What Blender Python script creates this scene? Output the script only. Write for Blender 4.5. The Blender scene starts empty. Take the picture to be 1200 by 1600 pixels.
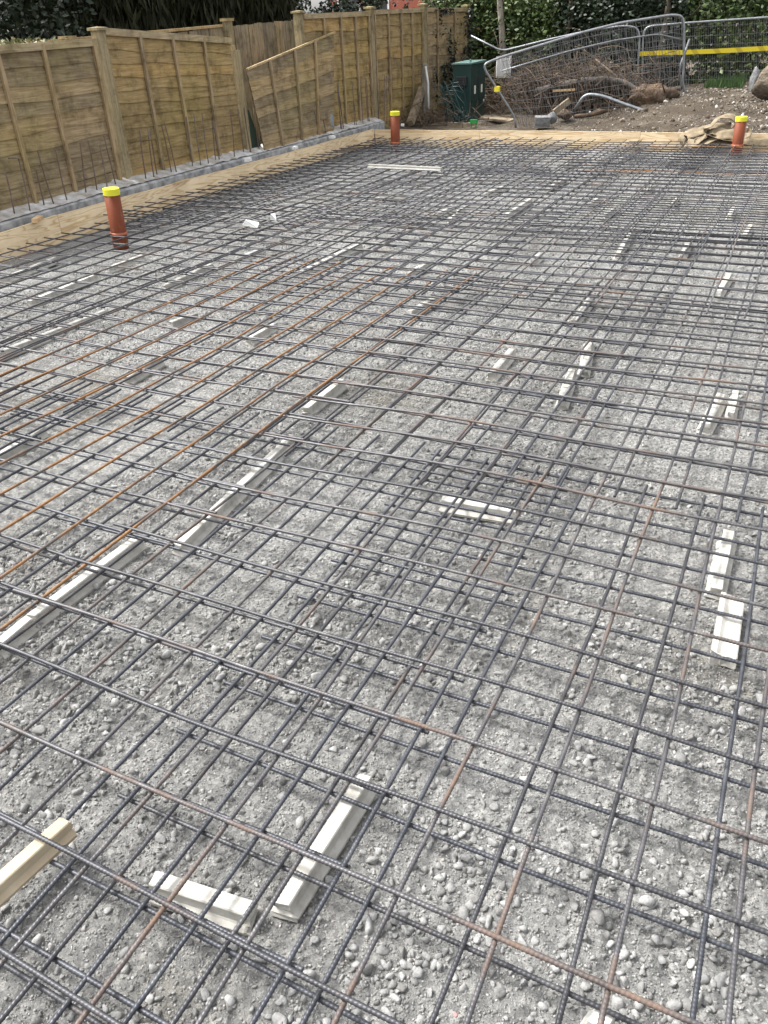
import bpy, math, random
import numpy as np
from mathutils import Vector, Matrix
rng = np.random.default_rng(7); random.seed(7)
S = bpy.context.scene
COL = S.collection
PI = math.pi

# ------------------------------------------------------------------ camera
F_PX = 1232.0
M = np.array([[0.89796, 0.43819, -0.04068], [0.19898, -0.48672, -0.85060], [-0.39252, 0.75571, -0.52424]])
CAM = np.array([0.4284, -1.5964, 1.5353])
cd = bpy.data.cameras.new('camera'); cam = bpy.data.objects.new('camera', cd); COL.objects.link(cam)
cd.sensor_fit = 'HORIZONTAL'; cd.sensor_width = 36; cd.lens = F_PX / 1200 * 36
cd.clip_start = 0.05; cd.clip_end = 800
mw = Matrix.Identity(4)
for i in range(3):
    mw[i][0] = M[0][i]; mw[i][1] = -M[1][i]; mw[i][2] = -M[2][i]; mw[i][3] = CAM[i]
cam.matrix_world = mw
S.camera = cam
# survey helpers: sight line of a point of the photograph cut with a real plane of the site
def ray(px, py): return M.T @ np.array([(px - 600) / F_PX, (py - 800) / F_PX, 1.0])
def atz(px, py, z=0.0):
    d = ray(px, py); return CAM + d * (z - CAM[2]) / d[2]
def aty(px, py, y):
    d = ray(px, py); return CAM + d * (y - CAM[1]) / d[1]
def atx(px, py, x):
    d = ray(px, py); return CAM + d * (x - CAM[0]) / d[0]
def atp(px, py, p0, p1):                       # upright plane through two ground points
    n = np.array([-(p1[1] - p0[1]), p1[0] - p0[0], 0.0]); d = ray(px, py)
    return CAM + d * (n @ (np.array([p0[0], p0[1], 0.0]) - CAM)) / (n @ d)

# ------------------------------------------------------------------ materials
MATS = {}
def new_mat(name):
    m = bpy.data.materials.new(name); m.use_nodes = True
    nt = m.node_tree; nt.nodes.clear()
    out = nt.nodes.new('ShaderNodeOutputMaterial'); b = nt.nodes.new('ShaderNodeBsdfPrincipled')
    nt.links.new(b.outputs[0], out.inputs[0]); MATS[name] = m
    return m, nt, b
def N(nt, t, **kw):
    n = nt.nodes.new(t)
    for k, v in kw.items():
        if k.startswith('i_'):
            k2 = k[2:]; n.inputs[int(k2) if k2.isdigit() else k2].default_value = v
        else: setattr(n, k, v)
    return n
def ramp(nt, fac, stops):
    r = nt.nodes.new('ShaderNodeValToRGB'); e = r.color_ramp.elements
    while len(e) < len(stops): e.new(0.5)
    for k, (p, c) in enumerate(stops):
        e[k].position = p; e[k].color = tuple(c) + (1,) if len(c) == 3 else c
    nt.links.new(fac, r.inputs[0]); return r.outputs[0]
def coords(nt, scale=(1, 1, 1), kind='Object', rot=(0, 0, 0)):
    tc = nt.nodes.new('ShaderNodeTexCoord'); mp = nt.nodes.new('ShaderNodeMapping')
    mp.inputs['Scale'].default_value = scale; mp.inputs['Rotation'].default_value = rot
    nt.links.new(tc.outputs[kind], mp.inputs[0]); return mp.outputs[0]
def noise(nt, vec, scale, detail=4, rough=0.55, dist=0.0):
    n = N(nt, 'ShaderNodeTexNoise'); n.inputs['Scale'].default_value = scale; n.inputs['Detail'].default_value = detail
    n.inputs['Roughness'].default_value = rough; n.inputs['Distortion'].default_value = dist
    nt.links.new(vec, n.inputs['Vector']); return n.outputs[0]
def mixc(nt, fac, a, b, mode='MIX'):
    n = nt.nodes.new('ShaderNodeMix'); n.data_type = 'RGBA'; n.blend_type = mode
    for s, v in ((n.inputs[0], fac), (n.inputs[6], a), (n.inputs[7], b)):
        if hasattr(v, 'is_linked') or hasattr(v, 'links'): nt.links.new(v, s)
        elif isinstance(v, (int, float)): s.default_value = v
        else: s.default_value = tuple(v) + (1,) if len(v) == 3 else v
    return n.outputs[2]
def bump(nt, b, h, strength=0.5, dist=0.01, prev=None):
    n = nt.nodes.new('ShaderNodeBump'); n.inputs['Strength'].default_value = strength; n.inputs['Distance'].default_value = dist
    nt.links.new(h, n.inputs['Height'])
    if prev is not None: nt.links.new(prev, n.inputs['Normal'])
    nt.links.new(n.outputs[0], b.inputs['Normal']); return n.outputs[0]
def attr(nt, name):
    a = nt.nodes.new('ShaderNodeAttribute'); a.attribute_name = name; return a.outputs['Fac']
def plain(name, c1, c2=None, scale=20, rough=0.7, metal=0.0, bstr=0.0, bscale=80, bdist=0.003, stretch=(1, 1, 1), spec=0.5, lo=0.35, hi=0.65):
    m, nt, b = new_mat(name); b.inputs['Roughness'].default_value = rough; b.inputs['Metallic'].default_value = metal
    b.inputs['Specular IOR Level'].default_value = spec
    v = coords(nt, stretch)
    if c2 is None: c2 = tuple(x * 0.75 for x in c1)
    nt.links.new(ramp(nt, noise(nt, v, scale, 5), [(lo, c1), (hi, c2)]), b.inputs['Base Color'])
    if bstr: bump(nt, b, noise(nt, v, bscale, 4), bstr, bdist)
    return m

def steel(name, rust, orange, base=(0.036, 0.036, 0.040), fl=3.0):
    m, nt, b = new_mat(name); v = coords(nt)
    mill = ramp(nt, noise(nt, v, 14, 6, 0.7), [(0.3, tuple(x * .8 for x in base)), (0.55, tuple(x * 1.5 for x in base)), (0.72, (base[0] * 3.0, base[1] * 2.9, base[2] * 2.6))])
    rc = ramp(nt, noise(nt, v, 60, 5, 0.7), [(0.3, (0.085, 0.060, 0.046) if not orange else (0.13, 0.066, 0.028)), (0.7, (0.165, 0.10, 0.068) if not orange else (0.30, 0.14, 0.045))])
    f = ramp(nt, noise(nt, v, fl, 6, 0.65), [(max(0, 0.72 - rust * 0.5 - 0.06), (0, 0, 0)), (0.72 - rust * 0.5 + 0.10, (1, 1, 1))])
    nt.links.new(mixc(nt, f, mill, rc), b.inputs['Base Color'])
    mt = nt.nodes.new('ShaderNodeMath'); mt.operation = 'MULTIPLY_ADD'; nt.links.new(f, mt.inputs[0]); mt.inputs[1].default_value = -0.35; mt.inputs[2].default_value = 0.35
    nt.links.new(mt.outputs[0], b.inputs['Metallic'])
    rr = nt.nodes.new('ShaderNodeMath'); rr.operation = 'MULTIPLY_ADD'; nt.links.new(f, rr.inputs[0]); rr.inputs[1].default_value = 0.35; rr.inputs[2].default_value = 0.42
    nt.links.new(rr.outputs[0], b.inputs['Roughness'])
    bump(nt, b, noise(nt, v, 400, 3), 0.25, 0.001)
    return m
steel('steel_dark', 0.16, False); steel('steel_brown', 0.31, False, (0.055, 0.053, 0.056)); steel('steel_orange', 0.53, True, (0.06, 0.052, 0.048), 6)
steel('steel_blue', 0.05, False, (0.037, 0.039, 0.046)); steel('steel_starter', 0.55, False, (0.12, 0.10, 0.09))

def stone_mat(name, stops, bscale=140, bstr=0.6, warm=None):
    m, nt, b = new_mat(name); v = coords(nt)
    t = attr(nt, 'tone'); c = ramp(nt, t, stops)
    c = mixc(nt, 0.55, c, ramp(nt, noise(nt, v, 180, 5, 0.7), [(0.3, (0.6, 0.6, 0.6)), (0.7, (1.2, 1.18, 1.15))]), 'MULTIPLY')
    nt.links.new(c, b.inputs['Base Color']); b.inputs['Roughness'].default_value = 0.92; b.inputs['Specular IOR Level'].default_value = 0.2
    bump(nt, b, noise(nt, v, bscale, 5, 0.65), bstr, 0.006)
    return m
GREY = [(0.0, (0.18, 0.177, 0.171)), (0.3, (0.252, 0.25, 0.243)), (0.7, (0.322, 0.32, 0.314)), (0.93, (0.375, 0.373, 0.366)), (0.96, (0.35, 0.32, 0.275)), (1.0, (0.56, 0.558, 0.545))]
stone_mat('stone_grey', GREY)
stone_mat('stone_pale', [(0.0, (0.075, 0.057, 0.042)), (0.45, (0.14, 0.112, 0.085)), (0.75, (0.26, 0.23, 0.195)), (0.9, (0.42, 0.40, 0.37)), (1.0, (0.52, 0.505, 0.48))], 60)
def ground_mat():
    m, nt, b = new_mat('crushed_hardcore'); v = coords(nt)
    big = ramp(nt, noise(nt, v, 0.9, 5), [(0.30, (0.20, 0.187, 0.163)), (0.44, (0.275, 0.272, 0.264)), (0.66, (0.318, 0.317, 0.312))])
    vo = N(nt, 'ShaderNodeTexVoronoi'); vo.inputs['Scale'].default_value = 95; nt.links.new(v, vo.inputs['Vector'])
    bw = N(nt, 'ShaderNodeRGBToBW'); nt.links.new(vo.outputs['Color'], bw.inputs[0])
    c = mixc(nt, 0.75, big, ramp(nt, bw.outputs[0], [(0.2, (0.7, 0.7, 0.7)), (0.6, (1.05, 1.05, 1.03)), (0.85, (1.5, 1.48, 1.42))]), 'MULTIPLY')
    c = mixc(nt, 0.6, c, ramp(nt, noise(nt, v, 260, 4, 0.7), [(0.3, (0.62, 0.62, 0.62)), (0.7, (1.3, 1.3, 1.27))]), 'MULTIPLY')
    nt.links.new(c, b.inputs['Base Color']); b.inputs['Roughness'].default_value = 0.95; b.inputs['Specular IOR Level'].default_value = 0.15
    v2 = N(nt, 'ShaderNodeTexVoronoi'); v2.inputs['Scale'].default_value = 48; nt.links.new(v, v2.inputs['Vector'])
    p = bump(nt, b, v2.outputs['Distance'], 0.9, -0.012)
    p = bump(nt, b, noise(nt, v, 120, 6, 0.7), 1.0, 0.012, p)
    bump(nt, b, noise(nt, v, 420, 3, 0.7), 0.6, 0.004, p)
ground_mat()
def soil_mat():
    m, nt, b = new_mat('soil'); v = coords(nt)
    c = ramp(nt, noise(nt, v, 2.2, 7, 0.65), [(0.3, (0.045, 0.032, 0.020)), (0.5, (0.088, 0.066, 0.042)), (0.68, (0.175, 0.148, 0.112))])
    c = mixc(nt, 0.6, c, ramp(nt, noise(nt, v, 45, 5, 0.7), [(0.35, (0.45, 0.45, 0.45)), (0.68, (1.5, 1.5, 1.5))]), 'MULTIPLY')
    nt.links.new(c, b.inputs['Base Color']); b.inputs['Roughness'].default_value = 0.95
    bump(nt, b, noise(nt, v, 40, 6, 0.7), 1.0, 0.05)
soil_mat()
def fence_mat(name, c1, c2, c3, stretch):
    m, nt, b = new_mat(name); v = coords(nt, stretch)
    g = noise(nt, v, 5, 8, 0.62, 0.9)
    c = ramp(nt, g, [(0.28, c1), (0.5, c2), (0.72, c3)])
    t = attr(nt, 'tone')
    c = mixc(nt, 0.8, c, ramp(nt, t, [(0, (0.60, 0.60, 0.60)), (0.5, (1.0, 1.0, 1.0)), (1, (1.32, 1.2, 1.0))]), 'MULTIPLY')
    w = coords(nt); gr = ramp(nt, noise(nt, w, 1.3, 4), [(0.46, (1, 1, 1)), (0.68, (0.95, 1.0, 0.72))])
    c = mixc(nt, 0.55, c, gr, 'MULTIPLY')
    st = ramp(nt, noise(nt, w, 4.5, 6, 0.75), [(0.33, (0.45, 0.44, 0.42)), (0.50, (1, 1, 1)), (0.66, (1.18, 1.16, 1.12))])
    c = mixc(nt, 0.85, c, st, 'MULTIPLY')
    nt.links.new(c, b.inputs['Base Color']); b.inputs['Roughness'].default_value = 0.85; b.inputs['Specular IOR Level'].default_value = 0.2
    bump(nt, b, g, 0.5, 0.006)
fence_mat('fence_boards', (0.175, 0.12, 0.055), (0.285, 0.205, 0.098), (0.36, 0.28, 0.15), (1, 0.6, 9))
fence_mat('fence_grey_boards', (0.165, 0.12, 0.066), (0.265, 0.203, 0.122), (0.36, 0.295, 0.20), (1, 0.6, 9))
fence_mat('fence_batten', (0.17, 0.12, 0.068), (0.29, 0.22, 0.135), (0.37, 0.30, 0.20), (9, 9, 0.8))
fence_mat('fence_rail', (0.19, 0.14, 0.085), (0.31, 0.25, 0.16), (0.40, 0.335, 0.23), (9, 0.6, 9))
fence_mat('post_wood', (0.155, 0.122, 0.072), (0.265, 0.218, 0.132), (0.345, 0.292, 0.19), (9, 9, 0.5))
fence_mat('vertical_boards', (0.10, 0.085, 0.06), (0.22, 0.185, 0.135), (0.31, 0.26, 0.19), (9, 9, 0.7))
def ply_mat(name, axis):
    m, nt, b = new_mat(name)
    sc = (0.55, 1, 5.5) if axis == 'x' else (1, 0.55, 5.5)
    v = coords(nt, sc)
    n1 = noise(nt, v, 1.25, 3, 0.5, 0.4)
    mul = N(nt, 'ShaderNodeMath', operation='MULTIPLY'); nt.links.new(n1, mul.inputs[0]); mul.inputs[1].default_value = 14
    fr = N(nt, 'ShaderNodeMath', operation='FRACT'); nt.links.new(mul.outputs[0], fr.inputs[0])
    c = ramp(nt, fr.outputs[0], [(0.0, (0.80, 0.655, 0.45)), (0.55, (0.775, 0.615, 0.40)), (0.86, (0.57, 0.395, 0.21)), (1.0, (0.78, 0.63, 0.41))])
    kn = noise(nt, coords(nt), 5.5, 2); c = mixc(nt, ramp(nt, kn, [(0.74, (0, 0, 0)), (0.78, (1, 1, 1))]), c, (0.16, 0.08, 0.035))
    st = ramp(nt, noise(nt, coords(nt), 2.5, 5, 0.7), [(0.3, (0.82, 0.80, 0.78)), (0.6, (1.04, 1.04, 1.04))]); c = mixc(nt, 1.0, c, st, 'MULTIPLY')
    nt.links.new(c, b.inputs['Base Color']); b.inputs['Roughness'].default_value = 0.7; b.inputs['Specular IOR Level'].default_value = 0.25
ply_mat('plywood_y', 'y'); ply_mat('plywood_x', 'x')
plain('ply_edge', (0.75, 0.60, 0.38), (0.62, 0.47, 0.28), 30, 0.7)
plain('concrete', (0.42, 0.42, 0.415), (0.17, 0.172, 0.176), 11, 0.9, bstr=0.5, bscale=60, bdist=0.006)
plain('concrete_top', (0.55, 0.55, 0.54), (0.30, 0.27, 0.23), 9, 0.95, bstr=0.8, bscale=50, bdist=0.01)
plain('spacer_white', (0.45, 0.437, 0.40), (0.27, 0.252, 0.218), 26, 0.8, bstr=0.25, bscale=120, bdist=0.002, lo=0.45, hi=0.80)
plain('spacer_tan', (0.40, 0.335, 0.235), (0.30, 0.24, 0.16), 12, 0.8, bstr=0.25, bscale=120, bdist=0.002)
plain('spacer_grey', (0.37, 0.362, 0.335), (0.25, 0.243, 0.22), 14, 0.85, bstr=0.25, bscale=120, bdist=0.002)
def pipe_mat():
    m, nt, b = new_mat('pipe_orange'); v = coords(nt, (1, 1, 0.35))
    c = ramp(nt, noise(nt, v, 6, 4), [(0.35, (0.185, 0.044, 0.016)), (0.65, (0.145, 0.035, 0.013))])
    c = mixc(nt, ramp(nt, noise(nt, v, 28, 6, 0.75), [(0.56, (0, 0, 0)), (0.76, (0.7, 0.7, 0.7))]), c, (0.24, 0.15, 0.11))
    nt.links.new(c, b.inputs['Base Color']); b.inputs['Roughness'].default_value = 0.6; b.inputs['Specular IOR Level'].default_value = 0.25
pipe_mat()
plain('pipe_collar', (0.36, 0.105, 0.045), (0.30, 0.085, 0.035), 6, 0.5)
plain('cap_yellow', (0.66, 0.64, 0.03), (0.60, 0.58, 0.025), 6, 0.5)
plain('cabinet_green', (0.007, 0.033, 0.029), (0.005, 0.025, 0.023), 3, 0.38, bstr=0.1, bscale=50)
plain('cabinet_top', (0.10, 0.17, 0.15), (0.06, 0.12, 0.105), 14, 0.5)
plain('black_plastic', (0.022, 0.022, 0.026), (0.012, 0.012, 0.014), 8, 0.5)
plain('label_white', (0.70, 0.68, 0.58), (0.55, 0.54, 0.46), 30, 0.6)
plain('galvanised', (0.30, 0.315, 0.33), (0.20, 0.21, 0.22), 14, 0.4, 0.55)
plain('galv_dark', (0.16, 0.17, 0.18), (0.09, 0.09, 0.095), 10, 0.5, 0.5)
plain('wire', (0.17, 0.175, 0.175), (0.11, 0.11, 0.11), 10, 0.5, 0.4)
plain('clip_yellow', (0.78, 0.66, 0.04), (0.70, 0.58, 0.03), 10, 0.5)
plain('sign_white', (0.62, 0.62, 0.60), (0.48, 0.48, 0.46), 6, 0.6)
plain('canvas_tan', (0.26, 0.205, 0.13), (0.15, 0.117, 0.074), 14, 0.9, bstr=0.4, bscale=150, bdist=0.003)
plain('bark', (0.12, 0.095, 0.07), (0.05, 0.04, 0.03), 12, 0.9, bstr=0.9, bscale=30, bdist=0.02, stretch=(1, 1, 0.3))
plain('bark_pale', (0.30, 0.27, 0.22), (0.12, 0.10, 0.08), 7, 0.9, bstr=0.8, bscale=30, bdist=0.02, stretch=(1, 1, 0.4))
plain('log_grey', (0.13, 0.108, 0.09), (0.06, 0.05, 0.042), 9, 0.9, bstr=0.6, bscale=40, bdist=0.01)
plain('twig', (0.105, 0.068, 0.044), (0.042, 0.028, 0.019), 3, 0.9)
plain('twig_pale', (0.17, 0.125, 0.083), (0.085, 0.06, 0.04), 3, 0.9)
plain('clay', (0.17, 0.115, 0.072), (0.055, 0.037, 0.025), 7, 0.95, bstr=1.0, bscale=22, bdist=0.05)
plain('boulder', (0.17, 0.135, 0.098), (0.065, 0.05, 0.036), 3.5, 0.9, bstr=0.9, bscale=16, bdist=0.05)
plain('rock_grey', (0.21, 0.213, 0.216), (0.11, 0.11, 0.112), 5, 0.9, bstr=0.8, bscale=16, bdist=0.04)
plain('net_green', (0.010, 0.042, 0.040), (0.008, 0.028, 0.028), 8, 0.6)
plain('green_plastic', (0.03, 0.28, 0.06), (0.02, 0.22, 0.05), 8, 0.5)
plain('green_fabric', (0.006, 0.035, 0.024), (0.005, 0.022, 0.016), 8, 0.7)
plain('timber_rough', (0.30, 0.24, 0.165), (0.15, 0.115, 0.075), 8, 0.9, bstr=0.6, bscale=30, bdist=0.01)
plain('timber_offcut', (0.62, 0.45, 0.26), (0.50, 0.33, 0.17), 20, 0.8)
plain('white_plastic', (0.78, 0.78, 0.76), (0.66, 0.66, 0.64), 10, 0.55)
plain('brick_red', (0.34, 0.10, 0.06), (0.22, 0.07, 0.045), 30, 0.9)
plain('roof_tile', (0.12, 0.07, 0.055), (0.08, 0.05, 0.04), 20, 0.9)
plain('rag_blue', (0.22, 0.27, 0.33), (0.15, 0.18, 0.22), 8, 0.8)
plain('pink_spot', (0.48, 0.16, 0.16), (0.33, 0.27, 0.25), 120, 0.9)
def leaf_mat(name, stops, rough=0.45, spec=0.5):
    m, nt, b = new_mat(name)
    nt.links.new(ramp(nt, attr(nt, 'tone'), stops), b.inputs['Base Color'])
    b.inputs['Roughness'].default_value = rough; b.inputs['Specular IOR Level'].default_value = spec
leaf_mat('leaf_mid', [(0, (0.022, 0.036, 0.010)), (0.4, (0.042, 0.068, 0.018)), (0.8, (0.085, 0.118, 0.034)), (1, (0.15, 0.17, 0.06))], 0.5, 0.3)
leaf_mat('leaf_dark', [(0, (0.008, 0.014, 0.007)), (0.6, (0.018, 0.029, 0.013)), (1, (0.038, 0.055, 0.025))], 0.42, 0.3)
leaf_mat('leaf_conifer', [(0, (0.012, 0.014, 0.007)), (0.6, (0.026, 0.029, 0.013)), (1, (0.06, 0.058, 0.026))], 0.7, 0.2)
leaf_mat('leaf_pale', [(0, (0.10, 0.11, 0.04)), (0.6, (0.24, 0.23, 0.11)), (1, (0.42, 0.39, 0.24))], 0.5)
leaf_mat('leaf_ivy', [(0, (0.010, 0.014, 0.010)), (0.6, (0.020, 0.028, 0.017)), (1, (0.05, 0.06, 0.04))], 0.4)
leaf_mat('grass_blade', [(0, (0.018, 0.045, 0.009)), (1, (0.055, 0.11, 0.022))], 0.6)
def tape_mat():
    m, nt, b = new_mat('tape_yellow'); v = coords(nt, (1, 1, 1))
    w = N(nt, 'ShaderNodeTexWave'); w.inputs['Scale'].default_value = 1.6; w.inputs['Distortion'].default_value = 0.0; w.bands_direction = 'DIAGONAL'
    nt.links.new(v, w.inputs['Vector'])
    nt.links.new(ramp(nt, w.outputs[0], [(0.80, (0.66, 0.52, 0.02)), (0.90, (0.46, 0.35, 0.015))]), b.inputs['Base Color']); b.inputs['Roughness'].default_value = 0.5
tape_mat()

# ------------------------------------------------------------------ mesh helpers
class MB:
    def __init__(s): s.v = []; s.f = []; s.t = []; s.n = 0
    def add(s, V, Fc, tone=0.5):
        V = np.asarray(V, float); s.v.append(V); o = s.n
        s.f += [tuple(int(i) + o for i in f) for f in Fc]; s.n += len(V)
        s.t.append(np.full(len(V), tone) if np.isscalar(tone) else np.asarray(tone))
    def beam(s, p0, p1, w, d, up=(0, 0, 1), tone=0.5):
        p0 = np.array(p0, float); p1 = np.array(p1, float); a = p1 - p0; a /= np.linalg.norm(a)
        u = np.array(up, float); x = np.cross(u, a); x /= np.linalg.norm(x); y = np.cross(a, x)
        V = [p + x * sx * w / 2 + y * sy * d / 2 for p in (p0, p1) for sx, sy in ((-1, -1), (1, -1), (1, 1), (-1, 1))]
        s.add(V, [(3, 2, 1, 0), (4, 5, 6, 7), (0, 1, 5, 4), (1, 2, 6, 5), (2, 3, 7, 6), (3, 0, 4, 7)], tone)
    def box(s, lo, hi, tone=0.5):
        x0, y0, z0 = lo; x1, y1, z1 = hi
        s.add([(x0, y0, z0), (x1, y0, z0), (x1, y1, z0), (x0, y1, z0), (x0, y0, z1), (x1, y0, z1), (x1, y1, z1), (x0, y1, z1)],
              [(3, 2, 1, 0), (4, 5, 6, 7), (0, 1, 5, 4), (1, 2, 6, 5), (2, 3, 7, 6), (3, 0, 4, 7)], tone)
    def tube(s, P, r, sides=8, caps=True, tone=0.5, rib=None):
        P = np.asarray(P, float); n = len(P); r = np.full(n, r) if np.isscalar(r) else np.asarray(r, float)
        T = np.gradient(P, axis=0); T /= np.linalg.norm(T, axis=1)[:, None] + 1e-12
        up = np.array([0, 0, 1.0]) if abs(T[:, 2]).max() < 0.9 else (np.array([0, 1.0, 0]) if abs(T[:, 1]).max() < 0.9 else np.array([0.577, 0.577, -0.577]))
        X = np.cross(up, T); X /= np.linalg.norm(X, axis=1)[:, None] + 1e-9; Y = np.cross(T, X)
        a = np.arange(sides) * 2 * PI / sides
        R = r[:, None] * np.ones(sides)
        if rib is not None: R = R + rib(a)
        V = P[:, None, :] + R[..., None] * (np.cos(a)[None, :, None] * X[:, None, :] + np.sin(a)[None, :, None] * Y[:, None, :])
        i = np.arange(n - 1)[:, None] * sides; j = np.arange(sides)[None, :]; k = (j + 1) % sides
        Q = np.stack([i + j, i + k, i + sides + k, i + sides + j], -1).reshape(-1, 4)
        Fc = Q.tolist()
        if caps: Fc += [list(range(sides))[::-1], [(n - 1) * sides + q for q in range(sides)]]
        s.add(V.reshape(-1, 3), Fc, tone)
    def obj(s, name, mat, parent=None, smooth=False, origin=None, tone=False):
        V = np.concatenate(s.v) if s.v else np.zeros((0, 3))
        o = np.zeros(3)
        if parent is not None: o = np.array(wloc(parent))
        elif origin is not None: o = np.array(origin, float)
        me = bpy.data.meshes.new(name); me.from_pydata((V - o).tolist(), [], s.f)
        if tone:
            at = me.attributes.new('tone', 'FLOAT', 'POINT'); at.data.foreach_set('value', np.concatenate(s.t).astype(np.float32))
        if smooth: me.polygons.foreach_set('use_smooth', [True] * len(me.polygons))
        me.materials.append(MATS[mat]); me.update()
        ob = bpy.data.objects.new(name, me); COL.objects.link(ob)
        if parent is not None: ob.parent = parent
        else: ob.location = o
        return ob
def wloc(o):
    p = Vector((0, 0, 0))
    while o is not None: p += o.location; o = o.parent
    return tuple(p)
def np_mesh(name, V, Fa, mat, tone=None, smooth=True, parent=None):
    """big uniform mesh (all faces with the same number of corners) written in one go"""
    me = bpy.data.meshes.new(name); k = Fa.shape[1]; nf = len(Fa)
    me.vertices.add(len(V)); me.vertices.foreach_set('co', V.astype(np.float32).ravel())
    me.loops.add(nf * k); me.loops.foreach_set('vertex_index', Fa.astype(np.int32).ravel())
    me.polygons.add(nf); me.polygons.foreach_set('loop_start', np.arange(0, nf * k, k, dtype=np.int32))
    try: me.polygons.foreach_set('loop_total', np.full(nf, k, dtype=np.int32))
    except Exception: pass
    if smooth: me.polygons.foreach_set('use_smooth', np.ones(nf, dtype=bool))
    if tone is not None:
        at = me.attributes.new('tone', 'FLOAT', 'POINT'); at.data.foreach_set('value', tone.astype(np.float32))
    me.update(calc_edges=True); me.materials.append(MATS[mat])
    ob = bpy.data.objects.new(name, me); COL.objects.link(ob)
    if parent is not None: ob.parent = parent; ob.location = -Vector(wloc(parent))
    return ob
def tag(o, label, cat, group=None, kind=None):
    o['label'] = label
    if cat: o['category'] = cat
    if group: o['group'] = group
    if kind: o['kind'] = kind
    return o
def thing(name, loc, label, cat, group=None):
    o = bpy.data.objects.new(name, None); o.empty_display_size = 0.1; COL.objects.link(o); o.location = [float(c) for c in loc]
    return tag(o, label, cat, group)
def struct(o, label):
    o['kind'] = 'structure'; o['label'] = label; return o
def smooth01(x): x = np.clip(x, 0, 1); return x * x * (3 - 2 * x)
def vnoise(x, y, seed=0):
    """cheap 2-D value noise, vectorised"""
    xi = np.floor(x).astype(np.int64); yi = np.floor(y).astype(np.int64); fx = x - xi; fy = y - yi
    def h(a, b):
        n = (a * 374761393 + b * 668265263 + seed * 974634777) & 0x7fffffff
        n = ((n ^ (n >> 13)) * 1274126177) & 0x7fffffff
        return ((n ^ (n >> 16)) & 0xffff) / 65535.0
    u = fx * fx * (3 - 2 * fx); w = fy * fy * (3 - 2 * fy)
    return (h(xi, yi) * (1 - u) + h(xi + 1, yi) * u) * (1 - w) + (h(xi, yi + 1) * (1 - u) + h(xi + 1, yi + 1) * u) * w
def worley(x, y, seed=0):
    xi = np.floor(x).astype(np.int64); yi = np.floor(y).astype(np.int64); best = np.full(x.shape, 9.0); idv = np.zeros(x.shape)
    for dx in (-1, 0, 1):
        for dy in (-1, 0, 1):
            a = xi + dx; b = yi + dy
            def h(k):
                n = (a * 374761393 + b * 668265263 + (seed * 31 + k) * 974634777) & 0x7fffffff
                n = ((n ^ (n >> 13)) * 1274126177) & 0x7fffffff
                return ((n ^ (n >> 16)) & 0xffff) / 65535.0
            px = a + h(1); py = b + h(2); r = h(3)
            d = np.sqrt((x - px) ** 2 + (y - py) ** 2) / (0.45 + 0.55 * r)
            m = d < best; best = np.where(m, d, best); idv = np.where(m, r, idv)
    return best, idv
def quads(nx, ny):
    i = np.arange(nx - 1)[:, None] * ny + np.arange(ny - 1)[None, :]
    return np.stack([i, i + ny, i + ny + 1, i + 1], -1).reshape(-1, 4)

# ------------------------------------------------------------------ ground
def bed_h(x, y):
    return 0.010 * (vnoise(x * 1.7, y * 1.7, 3) - 0.5) + 0.012 * (vnoise(x * 5, y * 5, 4) - 0.5) - 0.006
def lumps(x, y, cell, amp, seed):
    d, r = worley(x / cell, y / cell, seed); return amp * np.clip(1 - d * d, 0, 1) * (0.35 + 0.65 * r)
X0, X1 = -5.60, 5.0
Y0, Y1 = -6.0, 10.08
def seq(*segs):
    out = []
    for a, b, s in segs: out.append(np.arange(a, b, s))
    return np.concatenate(out + [np.array([segs[-1][1]])])
xs = seq((X0, -4, 0.03), (-4, -1.7, 0.011), (-1.7, 1.25, 0.0048), (1.25, X1, 0.12))
ys = seq((Y0, -1.9, 0.12), (-1.9, 1.4, 0.0048), (1.4, 4.2, 0.011), (4.2, Y1, 0.03))
gx, gy = np.meshgrid(xs, ys, indexing='ij')
dens = np.clip((vnoise(gx * 2.1, gy * 2.1, 9) - 0.25) * 2, 0.25, 1)
gz = bed_h(gx, gy)
near = (gy < 4.3) & (gx > -4.2) & (gy > -2.2)
for cell, amp, sd in ((0.013, 0.0050, 1), (0.026, 0.0115, 2), (0.050, 0.0125, 5)):
    sub = np.zeros_like(gz); sub[near] = lumps(gx[near], gy[near], cell, amp, sd); gz += sub * dens
gz += 0.0025 * (vnoise(gx * 190, gy * 190, 6) - 0.5) * near
V = np.stack([gx, gy, gz], -1).reshape(-1, 3)
struct(np_mesh('hardcore_bed', V, quads(len(xs), len(ys)), 'crushed_hardcore'), 'compacted grey crushed stone bed under the reinforcement')

def surf(x, y):
    i = np.clip(np.searchsorted(xs, x), 0, len(xs) - 1); j = np.clip(np.searchsorted(ys, y), 0, len(ys) - 1); return gz[i, j]
def site_h(x, y):
    out = 0.12 + 0 * x
    r = smooth01((x + 3.6) / 2.2) * smooth01((y - 10.15) / 3.0) * 0.27 + smooth01((y - 10.1) / 0.5) * 0.05 * smooth01((x + 3.0) / 1.5)
    out = out + r
    bumpy = (vnoise(x * 1.3, y * 1.3, 21) - 0.5) * 0.10 + (vnoise(x * 5, y * 5, 22) - 0.5) * 0.05
    out = out + bumpy * smooth01((y - 10.15) / 0.6) * (y < 60)
    inside = (x > -5.78) & (x < 8) & (y > -9) & (y < 10.11)
    return np.where(inside, -0.08, out)
xs2 = seq((-250, -30, 20), (-30, -8, 2), (-8, -5.8, 0.2), (-5.8, -5.76, 0.02), (-5.7, 3.0, 0.045), (3.0, 9, 1), (9, 250, 20))
ys2 = seq((-250, -30, 20), (-30, -9.02, 2), (-9, 10.0, 0.5), (10.08, 10.12, 0.02), (10.14, 15.5, 0.045), (15.5, 30, 1), (30, 250, 20))
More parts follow.
